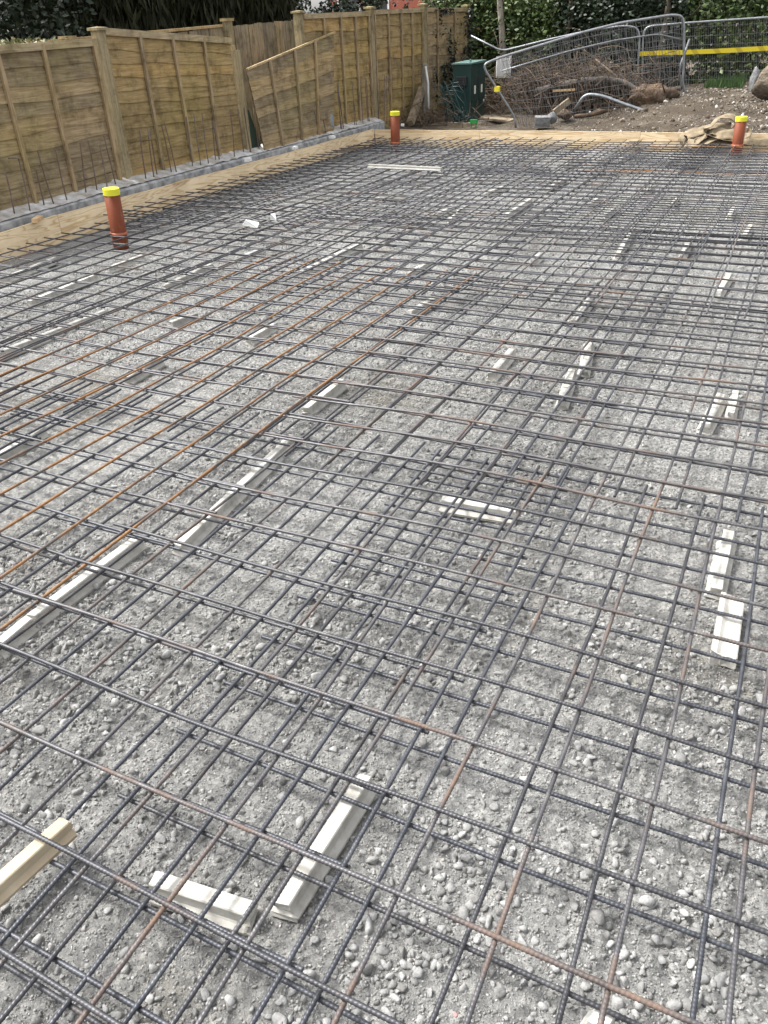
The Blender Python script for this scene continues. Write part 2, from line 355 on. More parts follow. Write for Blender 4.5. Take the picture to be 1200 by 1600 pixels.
gx2, gy2 = np.meshgrid(xs2, ys2, indexing='ij')
struct(np_mesh('ground', np.stack([gx2, gy2, site_h(gx2, gy2)], -1).reshape(-1, 3), quads(len(xs2), len(ys2)), 'soil'), 'brown stony soil around the slab')

# loose stones -----------------------------------------------------------
def ico(sub):
    import bmesh
    bm = bmesh.new(); bmesh.ops.create_icosphere(bm, subdivisions=sub, radius=1)
    V = np.array([v.co[:] for v in bm.verts]); Fa = np.array([[v.index for v in f.verts] for f in bm.faces]); bm.free(); return V, Fa
def stone_shapes(sub, n, jag):
    V, Fa = ico(sub); out = []
    for k in range(n):
        W = V.copy()
        for q in range(13):                                  # cut planes make broken faces
            d = rng.normal(size=3); d /= np.linalg.norm(d); c = rng.uniform(0.36, 0.82)
            t = W @ d; W = W - np.where(t > c, (t - c) * 0.92, 0)[:, None] * d
        W *= 1 + jag * rng.normal(size=(len(W), 1)); W *= np.array([1, rng.uniform(0.62, 0.95), rng.uniform(0.45, 0.8)])
        out.append(W)
    return out, Fa
def scatter(P, r, shapes, Fa, sink=0.25, tone=None):
    n = len(P); Vs = []; Fs = []; Ts = []; o = 0; which = rng.integers(0, len(shapes), n)
    tone = rng.random(n) if tone is None else tone
    for k, W in enumerate(shapes):
        m = which == k; c = int(m.sum())
        if not c: continue
        qn = rng.normal(size=(c, 4)); qn[:, 0] += 1.2; qn[:, 3] *= 2.0; qn /= np.linalg.norm(qn, axis=1)[:, None]
        w, x, y, z = qn.T
        R = np.stack([1 - 2 * (y * y + z * z), 2 * (x * y - w * z), 2 * (x * z + w * y), 2 * (x * y + w * z), 1 - 2 * (x * x + z * z), 2 * (y * z - w * x), 2 * (x * z - w * y), 2 * (y * z + w * x), 1 - 2 * (x * x + y * y)], -1).reshape(c, 3, 3)
        VV = np.einsum('nij,vj->nvi', R, W) * r[m][:, None, None] + (P[m] + np.stack([0 * r[m], 0 * r[m], r[m] * sink], -1))[:, None, :]
        Vs.append(VV.reshape(-1, 3)); Fs.append((Fa[None] + (np.arange(c) * len(W))[:, None, None]).reshape(-1, 3) + o)
        Ts.append(np.repeat(tone[m], len(W))); o += c * len(W)
    return np.concatenate(Vs), np.concatenate(Fs), np.concatenate(Ts)
def spread(n, x0, x1, y0, y1, r0, r1, mask=None, power=2.0):
    x = rng.uniform(x0, x1, n); y = rng.uniform(y0, y1, n)
    if mask is not None:
        k = rng.random(n) < mask(x, y); x, y = x[k], y[k]
    r = r0 + (r1 - r0) * rng.random(len(x)) ** power
    return x, y, r
sh0, F0 = stone_shapes(1, 8, 0.05); sh1, F1 = stone_shapes(2, 10, 0.02)
clump = lambda x, y: np.clip((vnoise(x * 3.3, y * 3.3, 31) * 0.6 + vnoise(x * 9, y * 9, 32) * 0.4 - 0.36) * 3.2, 0.16, 1) * np.clip(1.15 - 0.42 * (y + 1.4), 0.30, 1)
def lay(parts):
    P = []; r = []
    for x, y, q in parts: P.append(np.stack([x, y, surf(x, y)], -1)); r.append(q)
    return np.concatenate(P), np.concatenate(r)
P, r = lay([spread(150000, -1.9, 1.2, -1.6, 1.4, 0.0022, 0.0055), spread(70000, -4.6, 1.2, 1.4, 4.2, 0.0035, 0.008), spread(26000, -5.5, 1.2, 4.2, 10, 0.006, 0.013)])
Va, Fa_, Ta = scatter(P, r, sh0, F0, 0.2)
tag(np_mesh('gravel_fines', Va, Fa_, 'stone_grey', Ta), 'loose fine grey gravel over the stone bed', 'gravel', kind='stuff')
P, r = lay([spread(36000, -1.9, 1.2, -1.6, 1.4, 0.0065, 0.0165, clump, 2.2), spread(3000, -1.9, 1.2, -1.6, 0.4, 0.013, 0.023, clump, 2.0), spread(22000, -4.6, 1.2, 1.4, 4.2, 0.008, 0.017, clump), spread(7000, -5.5, 1.2, 4.2, 10, 0.008, 0.018)])
Va, Fa_, Ta = scatter(P, r, sh1, F1, 0.18)
tag(np_mesh('gravel', Va, Fa_, 'stone_grey', Ta * 0.93), 'loose rounded grey stones lying on the stone bed', 'gravel', kind='stuff')
# stony spoil beyond the boards
def spoil(n, r0, r1, x0, x1, y0, y1, pw):
    x, y, r = spread(n, x0, x1, y0, y1, r0, r1, lambda x, y: np.clip(0.08 + 0.9 * smooth01((x + 3.4) / 3.2) ** 1.4, 0, 1) * np.where(vnoise(x * 2.2, y * 3.1, 91) > .42, 1, .35), pw)
    return np.stack([x, y, site_h(x, y)], -1), r
PA, rA = spoil(9000, 0.008, 0.022, -3.6, 2.0, 10.2, 14.5, 1.5); PB, rB = spoil(1600, 0.02, 0.055, -3.4, 2.0, 10.25, 14.3, 2.2)
Va, Fa_, Ta = scatter(np.concatenate([PA, PB]), np.concatenate([rA, rB]), sh0, F0, 0.2)
tag(np_mesh('rubble', Va, Fa_, 'stone_pale', Ta, smooth=False), 'pale stony rubble spread on brown soil beyond the boards', 'rubble', kind='stuff')

# ------------------------------------------------------------------ mesh reinforcement
R_BAR = 0.0049
def make_sheet(label, x0, x1, y0, y1, ax, by, za, zb, mata, matb, seed, amp=0.008):
    rs = np.random.default_rng(seed); ph = rs.uniform(0, 6.28, 6)
    def warp(x, y): return amp * (np.sin(x * 1.9 + ph[0]) * np.sin(y * 1.5 + ph[1]) + 0.6 * np.sin(x * 4.1 + y * 2.3 + ph[2]))
    t = thing('mesh_sheet', ((x0 + x1) / 2, (y0 + y1) / 2, min(za, zb)), label, 'steel mesh', 'sheets of welded reinforcing mesh')
    def bar(name, fixed, a0, a1, along_y, z, mat):
        j0, j1 = a0 + rs.uniform(-0.012, 0.012), a1 + rs.uniform(-0.012, 0.012)
        p = rs.uniform(0, 6.28, 3)
        s = [j0]
        while s[-1] < j1:
            c = np.array([fixed, s[-1], z]) if along_y else np.array([s[-1], fixed, z])
            d = np.linalg.norm(c - CAM); dep = M[2] @ (c - CAM)
            ok = d < 3.7
            if ok:
                q = M @ (c - CAM); ok = dep > 0.2 and abs(q[0] / q[2]) < 0.62 and abs(q[1] / q[2]) < 0.8
            s.append(s[-1] + (0.0023 if ok and d < 2.9 else 0.004 if ok else 0.07))
        s = np.array(s); s[-1] = j1
        if s[-1] - s[-2] < 0.0005: s = np.delete(s, -2)
        side = 0.0050 * np.sin(s * 1.7 + p[0]) + 0.0026 * np.sin(s * 4.9 + p[1]) + rs.normal() * 0.003 + rs.normal() * 0.0015 * (s - (a0 + a1) / 2)
        if along_y: P = np.stack([fixed + side, s, z + warp(fixed, s) + 0.0012 * np.sin(s * 6 + p[2])], -1)
        else: P = np.stack([s, fixed + side, z + warp(s, fixed) + 0.0012 * np.sin(s * 6 + p[2])], -1)
        dd = np.linalg.norm(P - CAM, axis=1); fine = np.gradient(s) < 0.006
        def rib(a):
            w = np.sin(s[:, None] * 2 * PI / 0.0088 + np.where(np.sin(a) > 0, 1, -1)[None, :] * a[None, :] * 1.0)
            return np.where(fine[:, None], 0.0010 * np.clip(w * 1.6 - 0.3, 0, 1), 0.0004)
        mb = MB(); mb.tube(P, R_BAR, 10 if fine.any() else 6, rib=rib)
        mb.obj(name, mat, t, smooth=True)
    for i, x in enumerate(ax): bar('long_bar', x, y0, y1, True, za, mata(i, rs) if callable(mata) else mata)
    for i, y in enumerate(by): bar('cross_bar', y, x0, x1, False, zb, matb(i, rs) if callable(matb) else matb)
    return t
def arr(start, lo, hi):                       # every 200 mm within (lo, hi)
    k0 = math.ceil((lo + 0.012 - start) / 0.2); k1 = math.floor((hi - 0.012 - start) / 0.2)
    return [start + 0.2 * k for k in range(k0, k1 + 1)]
pick = lambda **w: (lambda i, rs: rs.choice(list(w), p=np.array(list(w.values())) / sum(w.values())))
DK = pick(steel_dark=0.7, steel_blue=0.15, steel_brown=0.15); BL = pick(steel_blue=0.8, steel_dark=0.2)
BR = pick(steel_brown=0.8, steel_dark=0.2); OR = pick(steel_orange=0.85, steel_brown=0.15)
MX = pick(steel_dark=0.5, steel_brown=0.4, steel_orange=0.1)
ZT, ZB = 0.12, 0.070
# upper mat : (label, x0,x1,y0,y1, ax-start, by-start, A above?, lift, mats)
up = [
 ('brown-rusted upper mesh sheet in the near right foreground, bars scaled and lightly rusted', -1.46, 0.96, -1.50, 3.40, 0.0, 0.0, False, 0.0, BR, BR),
 ('near upper mesh sheet whose long bars are bright orange with rust', -3.58, -1.18, -1.45, 3.36, -1.375, 0.02, True, 0.002, OR, DK),
 ('dark upper mesh sheet along the left boards nearest the first orange pipe', -5.27, -3.28, -1.0, 4.4, -3.32, -0.05, True, 0.008, DK, DK),
 ('middle upper mesh sheet right of centre with rusty cut bar ends', -1.62, 0.92, 2.90, 7.72, 0.10, 0.06, True, 0.016, MX, DK),
 ('middle upper mesh sheet left of centre with orange long bars starting at its near edge', -3.62, -1.32, 2.74, 7.56, -1.48, 0.1, True, 0.018, MX, DK),
 ('dark upper mesh sheet whose bar ends poke over the middle of the left boards', -5.42, -3.3, 4.2, 9.05, -3.42, 0.03, True, 0.014, DK, DK),
 ('far upper mesh sheet before the canvas heap and the right-hand pipe', -1.72, 0.9, 7.25, 10.02, 0.02, 0.0, True, 0.008, DK, MX),
 ('far upper mesh sheet in the middle of the back board', -3.72, -1.4, 7.1, 10.03, -1.55, 0.07, True, 0.012, DK, DK),
 ('far upper mesh sheet in the corner round the second orange pipe', -5.40, -3.4, 8.6, 10.0, -3.5, 0.04, True, 0.006, DK, DK),
]
for k, (lab, x0, x1, y0, y1, sa, sb, above, lift, ma, mb_) in enumerate(up):
    za, zb = (ZT + 0.0062, ZT - 0.0062) if above else (ZT - 0.0062, ZT + 0.0062)
    make_sheet(lab, x0, x1, y0, y1, arr(sa, x0, x1), arr(sb, y0, y1), za + lift, zb + lift, ma, mb_, 100 + k)
low = [
 ('blue-grey lower mesh sheet under the near right foreground bars', -0.70, 1.72, -1.6, 1.03, 0.14, -0.41, 0.0, BL, BL),
 ('blue-grey lower mesh sheet under the near left foreground bars, its bar ends showing', -2.66, -0.11, -1.6, 1.03, -0.14, -0.37, 0.013, BL, BL),
 ('blue-grey lower mesh sheet beneath the orange bars at the left edge', -4.9, -2.35, -1.0, 1.05, -2.40, -0.33, 0.004, BL, BL),
 ('lower mesh sheet under the middle right bars between the white spacers', -0.62, 1.3, 0.88, 5.2, 0.06, 0.47, 0.012, BL, DK),
 ('lower mesh sheet under the middle of the slab', -2.6, -0.12, 0.74, 5.2, -0.22, 0.52, 0.0, BL, DK),
 ('lower mesh sheet beside the first orange pipe', -5.2, -2.3, 0.45, 5.25, -2.46, 0.49, 0.012, DK, DK),
 ('lower mesh sheet in the far right half of the slab', -1.0, 1.0, 4.7, 10.0, 0.03, 0.08, 0.0, DK, DK),
 ('lower mesh sheet in the far middle of the slab', -3.1, -0.6, 4.72, 10.0, -0.7, 0.02, 0.012, DK, DK),
 ('lower mesh sheet in the far left corner of the slab', -5.3, -2.7, 4.8, 10.0, -2.8, 0.11, 0.0, DK, DK),
]
for k, (lab, x0, x1, y0, y1, sa, sb, lift, ma, mb_) in enumerate(low):
    make_sheet(lab, x0, x1, y0, y1, arr(sa, x0, x1), arr(sb, y0, y1), ZB + 0.0062 + lift, ZB - 0.0062 + lift, ma, mb_, 200 + k, 0.0018)

# ------------------------------------------------------------------ concrete spacers
PROF = [(0.030, 0.0), (0.031, 0.010), (0.0215, 0.018), (0.0185, 0.022), (0.0175, 0.034), (0.0170, 0.047), (0.0145, 0.050)]
def spacer(p0, p1, label, mat='spacer_white', zb=0.002, flip=False, w=1.0, h=1.0, group=None, cracks=()):
    p0 = np.array([p0[0], p0[1], 0.0]); p1 = np.array([p1[0], p1[1], 0.0]); a = p1 - p0; L = np.linalg.norm(a); a /= L; x = np.array([a[1], -a[0], 0])
    prof = [(q, z) for q, z in PROF] + [(-q, z) for q, z in reversed(PROF)]
    if flip: prof = [((z - 0.025) * 1.35, 0.031 + q) for q, z in prof]      # lying on its side
    n = len(prof); us = [0.0, 0.006] + list(np.linspace(0.05, 0.95, max(2, int(L / 0.12))) * L) + [L - 0.006, L]
    for c in cracks: us += [c * L - 0.004, c * L, c * L + 0.004]
    us = sorted(us); V = []
    for k, u in enumerate(us):
        end = k in (0, len(us) - 1); crack = any(abs(u - c * L) < 0.001 for c in cracks)
        for q, z in prof:
            j = rng.normal(size=3) * (0.0035 if end else 0.0003)
            sc = 0.96 if crack else (0.97 if end else 1.0)
            V.append(p0 + a * (u + j[0]) + x * (q * w * sc + j[1] * .4) + np.array([0, 0, zb + max(0, z * h * sc + j[2] * .4)]))
    mb = MB(); Fc = []
    for k in range(len(us) - 1):
        for j in range(n): Fc.append((k * n + j, k * n + (j + 1) % n, (k + 1) * n + (j + 1) % n, (k + 1) * n + j))
    Fc += [tuple(range(n))[::-1], tuple((len(us) - 1) * n + j for j in range(n))]
    mb.add(V, Fc)
    o = mb.obj('concrete_spacer', mat, origin=(p0 + p1) / 2)
    import bmesh
    bm = bmesh.new(); bm.from_mesh(o.data); bmesh.ops.recalc_face_normals(bm, faces=bm.faces[:]); bm.to_mesh(o.data); bm.free()
    return tag(o, label, 'spacer', group or 'white concrete spacer bars under the mesh')
def sp(px0, py0, px1, py1, label, zt=0.050, **k):
    spacer(atz(px0, py0, zt), atz(px1, py1, zt), label, **k)
sp(440, 1412, 570, 1212, 'long cream concrete spacer under the nearest bars, right of the short white one')
sp(236, 1370, 392, 1420, 'short white concrete spacer lying crosswise in the near foreground')
sp(-60, 1420, 102, 1276, 'tan wooden-looking spacer bar poking in at the lower left edge', zt=0.116, mat='spacer_tan', zb=0.071, h=0.80, w=0.9)
sp(1132, 1022, 1146, 928, 'white spacer piece lying groove-up, lower of the pair near the right edge', zt=0.055, flip=True, h=0.9)
sp(1120, 918, 1140, 828, 'narrow white spacer piece, upper of the pair near the right edge')
sp(1103, 662, 1127, 615, 'white spacer piece with a broken front end, left of two side by side at right', w=1.1)
sp(1143, 645, 1150, 610, 'narrow white spacer piece right beside the broken one at the right', w=.8)
sp(768, 582, 800, 545, 'stubby white spacer with a rough broken end right of the middle')
sp(690, 778, 806, 797, 'spacer bar lying crosswise under doubled bars in the middle')
sp(276, 852, 456, 680, 'long white spacer line with a step, upper of two along the orange bar', cracks=(0.42,))
sp(-10, 1010, 44, 965, 'white spacer running out of the left edge under the orange bar')
sp(48, 962, 216, 838, 'long white spacer butted end to end, lower of two along the orange bar')
sp(478, 637, 534, 592, 'short white spacer beside the orange bar above the long line')
sp(-20, 722, 64, 668, 'white spacer entering from the left edge halfway up')
sp(198, 588, 250, 558, 'short white spacer between orange bars left of the middle')
sp(266, 503, 306, 489, 'stub of grey-white spacer with its flat side showing', mat='spacer_grey')
sp(388, 528, 428, 505, 'thin pale spacer alone among dark bars left of the middle')
sp(-20, 557, 165, 484, 'very long white spacer line reaching in from the left edge')
sp(46, 470, 150, 428, 'spacer line between the left boards and the very long one', mat='spacer_white')
sp(-10, 440, 85, 402, 'spacer line nearest the left boards at the picture edge')
sp(255, 446, 330, 412, 'row of bright white spacer dashes below the first orange pipe', )
sp(168, 418, 222, 398, 'short pale spacer right of the left board line')
sp(878, 626, 895, 574, 'slim white spacer, lower of the leaning pair right of the middle')
sp(913, 576, 922, 528, 'slim white spacer, upper of the leaning pair right of the middle')
sp(897, 500, 925, 461, 'white spacer dashes above the leaning pair')
sp(640, 486, 680, 464, 'short white spacer at the cut ends of the middle bars')
G2 = 'far pale spacer dashes seen between the bars'
LF = 'small pale concrete spacer far off, showing as a dash between dark bars'
for q in [(965, 396, 990, 352), (1122, 456, 1140, 426), (1068, 393, 1078, 372), (1163, 367, 1173, 350), (1140, 337, 1146, 323), (943, 335, 960, 323), (922, 316, 938, 305), (679, 334, 708, 321), (703, 340, 724, 322), (583, 302, 635, 306), (470, 422, 518, 400), (524, 396, 563, 379), (638, 425, 669, 408), (792, 333, 829, 309), (833, 404, 845, 394), (880, 258, 915, 243), (970, 246, 992, 238), (1012, 296, 1020, 288), (1050, 314, 1060, 308), (300, 313, 334, 306), (760, 300, 790, 288), (500, 290, 530, 284), (380, 398, 410, 386), (1060, 262, 1070, 254), (860, 290, 885, 277)]:
    spacer(atz(q[0], q[1], .055), atz(q[2], q[3], .055), LF, group=G2)
# grey strip lying on top of the far bars
p0, p1 = atz(576, 256, 0.19), atz(690, 261, 0.19)
spacer(p0, p1, 'single long pale strip lying on top of the far mesh', mat='spacer_grey', zb=0.150, h=0.75)

# scraps on the mesh
def scrap(pts, label, mat, z, th=0.006, name='plastic_scrap', cat='scrap'):
    P = [atz(x, y, z + dz) for x, y, dz in pts]; n = len(P); top = [p + np.array([0, 0, th]) for p in P]
    mb = MB(); mb.add(P + top, [tuple(range(n))[::-1], tuple(range(n, 2 * n))] + [(i, (i + 1) % n, n + (i + 1) % n, n + i) for i in range(n)])
    return tag(mb.obj(name, mat, origin=np.mean(P, axis=0)), label, cat)
scrap([(379, 352, 0), (402, 356, 0), (405, 349, 0.02), (384, 344, 0.05)], 'crumpled white plastic scrap on the mesh right of the first pipe', 'white_plastic', 0.15)
scrap([(422, 343, 0), (432, 345, 0), (430, 334, 0.05), (423, 335, 0.05)], 'small upright white scrap beside the larger crumpled one', 'white_plastic', 0.15)
# paint-marked pebble in the foreground
Vp, Fp = ico(2); mb = MB(); mb.add(stone_shapes(2, 1, .03)[0][0] * np.array([0.009, 0.008, 0.006]) + atz(712, 1586, 0.012), Fp.tolist()); tag(mb.obj('painted_pebble', 'pink_spot', smooth=True, origin=atz(712, 1586, 0.012)), 'small pink-marked pebble at the bottom edge', 'pebble')
sp(934, 1602, 948, 1580, 'corner of a white spacer at the very bottom edge of the view')

# ------------------------------------------------------------------ drain pipes
def pipe(px, py, tx, ty, label, y=None):
    b = atz(px, py, 0.0)
    if y is not None: b = np.array([aty(px, py, y)[0], y, 0.0])
    zt = aty(tx, ty, b[1])[2]; R = 0.064
    t = thing('drain_pipe', (b[0], b[1], 0), label, 'pipe', 'capped orange drain pipes')
    dx = aty(tx, ty, b[1])[0] - b[0]
    f = lambda z: np.array([b[0] + dx * z / zt, b[1], z])
    mb = MB(); mb.tube([f(z) for z in (-0.03, 0.03, 0.10, zt - 0.03)], R, 40); mb.obj('pipe_body', 'pipe_orange', t, smooth=True)
    mb = MB(); mb.tube([f(z) for z in (0.112, 0.114, 0.136, 0.138)], [R + .001, R + 0.007, R + 0.007, R + .001], 40, False); mb.obj('socket_ring', 'pipe_collar', t, smooth=True)
    mb = MB(); mb.tube([f(z) for z in (zt - 0.052, zt - 0.05, zt - 0.004, zt, zt)], [R + 0.001, R + 0.004, R + 0.004, R + 0.002, 0.001], 40); mb.obj('end_cap', 'cap_yellow', t, smooth=False)
pipe(190, 388, 173, 294, 'orange drain pipe with yellow cap nearest, by the left boards')
pipe(618, 238, 617, 174, 'orange drain pipe with yellow cap in the far left corner')
pipe(1151, 236, 1159, 182, 'orange drain pipe with yellow cap next to the canvas heap', 9.72)

# ------------------------------------------------------------------ formwork boards
def board(p0, p1, zb, zt, label, mat, th=0.02):
    d = np.array([p1[0] - p0[0], p1[1] - p0[1], 0.0]); L = np.linalg.norm(d); d /= L; n = np.array([-d[1], d[0], 0])
    t = thing('formwork_board', (p0[0], p0[1], zb), label, 'board', 'plywood formwork boards')
    ns = max(2, int(L / 0.25)); mb = MB(); V = []
    for k in range(ns + 1):
        c = np.array([p0[0], p0[1], 0]) + d * L * k / ns; w = 0.0025 * math.sin(k * 1.3 + L)
        V += [c + np.array([0, 0, zb]), c + n * th + np.array([0, 0, zb]), c + n * th + np.array([0, 0, zt + w - 0.004]), c + np.array([0, 0, zt + w - 0.004])]
    Fc = [(3, 2, 1, 0), tuple(ns * 4 + i for i in range(4))]
    for k in range(ns):
        for i in range(4): Fc.append((k * 4 + i, k * 4 + (i + 1) % 4, k * 4 + 4 + (i + 1) % 4, k * 4 + 4 + i))
    mb.add(V, Fc); mb.obj('board_face', mat, t)
    mb = MB(); V = []
    for k in range(ns + 1):
        c = np.array([p0[0], p0[1], 0]) + d * L * k / ns; w = 0.0025 * math.sin(k * 1.3 + L)
        V += [c - n * 0.001 + np.array([0, 0, zt + w - 0.0035]), c + n * (th + .001) + np.array([0, 0, zt + w - 0.0035]), c + n * (th + .001) + np.array([0, 0, zt + w]), c - n * .001 + np.array([0, 0, zt + w])]
    mb.add(V, Fc); mb.obj('top_edge', 'ply_edge', t)
A = lambda px, py: atz(px, py, 0.22)[:2]
j0, j1, j2, j3 = (-5.30, 2.3), A(90, 336), A(460, 236), (-5.515, 10.12)
board(j0, j1 - np.array([0, 0.004]), -0.02, 0.22, 'plywood formwork board nearest on the left side, butting a dark joint', 'plywood_y')
board(j1, j2, -0.02, 0.22, 'long plywood formwork board along the left behind the first pipe', 'plywood_y')
board(j2 + np.array([0, 0.004]), j3, -0.02, 0.222, 'plywood formwork board with swirling grain running into the far left corner', 'plywood_y')
fa, fb = A(590, 200), A(1069, 206)
fy = 10.13
board((-3.83, fy), (-5.50, fy + .01), -0.02, 0.215, 'far plywood board left of the joint, behind the second pipe', 'plywood_x')
board((-1.60, fy - .005), (-3.826, fy), -0.02, 0.218, 'far plywood board with knots in the middle of the back edge', 'plywood_x')
board((2.2, fy), (-1.596, fy - .005), -0.02, 0.213, 'far plywood board at the right under the canvas heap', 'plywood_x')

# concrete footing with starter bars ---------------------------------------------
ft = thing('concrete_footing', (-5.7, 6.0, 0), 'long grey concrete footing with rusty starter bars standing along the fence', 'footing')
prof = [(2.0, 0.29), (3.2, 0.295), (4.2, 0.305), (4.9, 0.315), (6.2, 0.315), (8.7, 0.315), (10.65, 0.325)]
yy = np.linspace(2.0, 10.65, 140); zz = np.interp(yy, [p[0] for p in prof], [p[1] for p in prof])
xf = -5.60 + 0.006 * np.sin(yy * 3.1) + 0.006 * (vnoise(yy * 6, yy * 0, 5) - .5)
mb = MB(); V = []
for k in range(len(yy)):
    c1 = 0.012 * (vnoise(np.array([yy[k] * 9]), np.array([3.0]), 2)[0] - .3)
    V += [(xf[k], yy[k], -0.05), (xf[k] - 0.004, yy[k], zz[k] - 0.062 - c1), (xf[k] - 0.02, yy[k], zz[k] - 0.05 - c1 * .3), (-5.80, yy[k], zz[k] + 0.012 * (rng.random() - .5)), (-5.84, yy[k], -0.05)]
Fc = [(4, 3, 2, 1, 0), tuple((len(yy) - 1) * 5 + i for i in range(5))]
for k in range(len(yy) - 1):
    for i in range(4): Fc.append((k * 5 + i, k * 5 + i + 1, k * 5 + 6 + i, k * 5 + 5 + i))
mb.add(V, Fc); mb.obj('footing_body', 'concrete', ft)
nx_, ny_ = 14, 420                                   # rough trowelled top with crumbs
tx = np.linspace(-5.835, -5.622, nx_); ty = np.linspace(2.0, 10.64, ny_); gx3, gy3 = np.meshgrid(tx, ty, indexing='ij')
gz3 = np.interp(gy3, [p[0] for p in prof], [p[1] for p in prof]) + 0.006 - 0.052 * np.clip((gx3 + 5.80) / 0.18, 0, 1) + 0.026 * vnoise(gx3 * 18, gy3 * 18, 8) * vnoise(gx3 * 4, gy3 * 2, 18)
o = np_mesh('rough_top', np.stack([gx3, gy3, gz3], -1).reshape(-1, 3), quads(nx_, ny_), 'concrete_top', smooth=False, parent=ft)
STB = []
def zset(ox, oy, s, l):
    for a, b, c, d in l: STB.append((ox + a * s, oy + b * s, ox + c * s, oy + d * s))
zset(0, 180, 1 / 6, [(130, 890, 40, 500), (270, 855, 180, 410), (405, 825, 350, 520), (485, 780, 355, 330), (625, 770, 515, 310), (810, 710, 745, 260), (910, 695, 825, 240), (1000, 665, 940, 290), (1070, 610, 980, 190)])
zset(180, 100, .18333, [(255, 945, 212, 560), (330, 945, 275, 535), (362, 940, 290, 560), (480, 910, 390, 510), (515, 900, 420, 500), (655, 865, 610, 450), (725, 850, 675, 425), (795, 835, 740, 420), (862, 825, 820, 480), (890, 810, 830, 500), (1015, 780, 980, 390), (1090, 750, 1050, 380), (1150, 740, 1100, 380)])
zset(340, 20, 1 / 6, [(305, 1290, 250, 870), (395, 1285, 330, 890), (530, 1230, 505, 860), (600, 1215, 575, 850), (645, 1210, 615, 840), (690, 1205, 650, 815), (740, 1185, 705, 820), (790, 1165, 745, 790), (880, 1140, 860, 760), (955, 1135, 905, 930), (925, 1120, 890, 750), (1005, 1110, 950, 740), (1160, 1075, 1125, 670), (1180, 1060, 1130, 690)])
zset(520, 0, .21667, [(60, 920, 35, 600), (75, 900, 45, 690), (155, 890, 140, 585), (165, 880, 150, 700), (215, 880, 205, 575), (255, 870, 235, 555), (265, 865, 240, 570), (335, 860, 330, 560), (370, 850, 372, 545), (388, 850, 388, 545), (412, 830, 405, 540)])
for k, (a, b, c, d) in enumerate(STB):
    xb = -5.69 + 0.02 * math.sin(k * 2.1); p = atx(a, b, xb); q = atx(c, d, xb - 0.01)
    n = 5; pts = [p + (q - p) * u + np.array([0.008 * math.sin(u * 3 + k), 0, 0]) for u in np.linspace(-0.15, 1, n)]
    if k == 1: pts += [q + np.array([0.0, -0.05, 0.015]), q + np.array([0, -0.11, 0.02])]
    mb = MB(); mb.tube(pts, 0.0062, 6); mb.obj('starter_bar', 'steel_starter', ft, smooth=True)
# bits lying between footing and boards
def block(px, py, z, size, rotz, label, mat, name, cat):
    p = atz(px, py, z); mb = MB(); mb.box((-size[0] / 2, -size[1] / 2, 0), (size[0] / 2, size[1] / 2, size[2]))
    o = mb.obj(name, mat); o.location = p; o.rotation_euler = (rng.normal() * .08, rng.normal() * .08, rotz); return tag(o, label, cat)
block(388, 252, 0.30, (0.05, 0.11, 0.035), 0.3, 'white block wedged behind the boards below the broken post', 'white_plastic', 'white_block', 'block')
block(461, 233, 0.30, (0.045, 0.10, 0.03), 0.2, 'white block wedged behind the boards below the tilted panel', 'white_plastic', 'white_block', 'block')
block(519, 216, 0.29, (0.045, 0.09, 0.03), -0.2, 'white block wedged behind the boards at the far end of the tilted panel', 'white_plastic', 'white_block', 'block')
block(59, 345, 0.225, (0.05, 0.15, 0.03), 0.5, 'tan timber wedge lying on the nearest board', 'timber_offcut', 'timber_wedge', 'offcut')
block(284, 284, 0.222, (0.03, 0.24, 0.012), 0.03, 'flat timber strip on the long left board', 'timber_offcut', 'timber_strip', 'offcut')
block(519, 198, 0.40, (0.02, 0.12, 0.15), 0.4, 'pale blue-grey plastic piece standing on the footing', 'rag_blue', 'plastic_piece', 'scrap')
block(629, 197, 0.23, (0.05, 0.05, 0.03), 0.4, 'small white block behind the far board next to the second pipe', 'white_plastic', 'white_block', 'block')

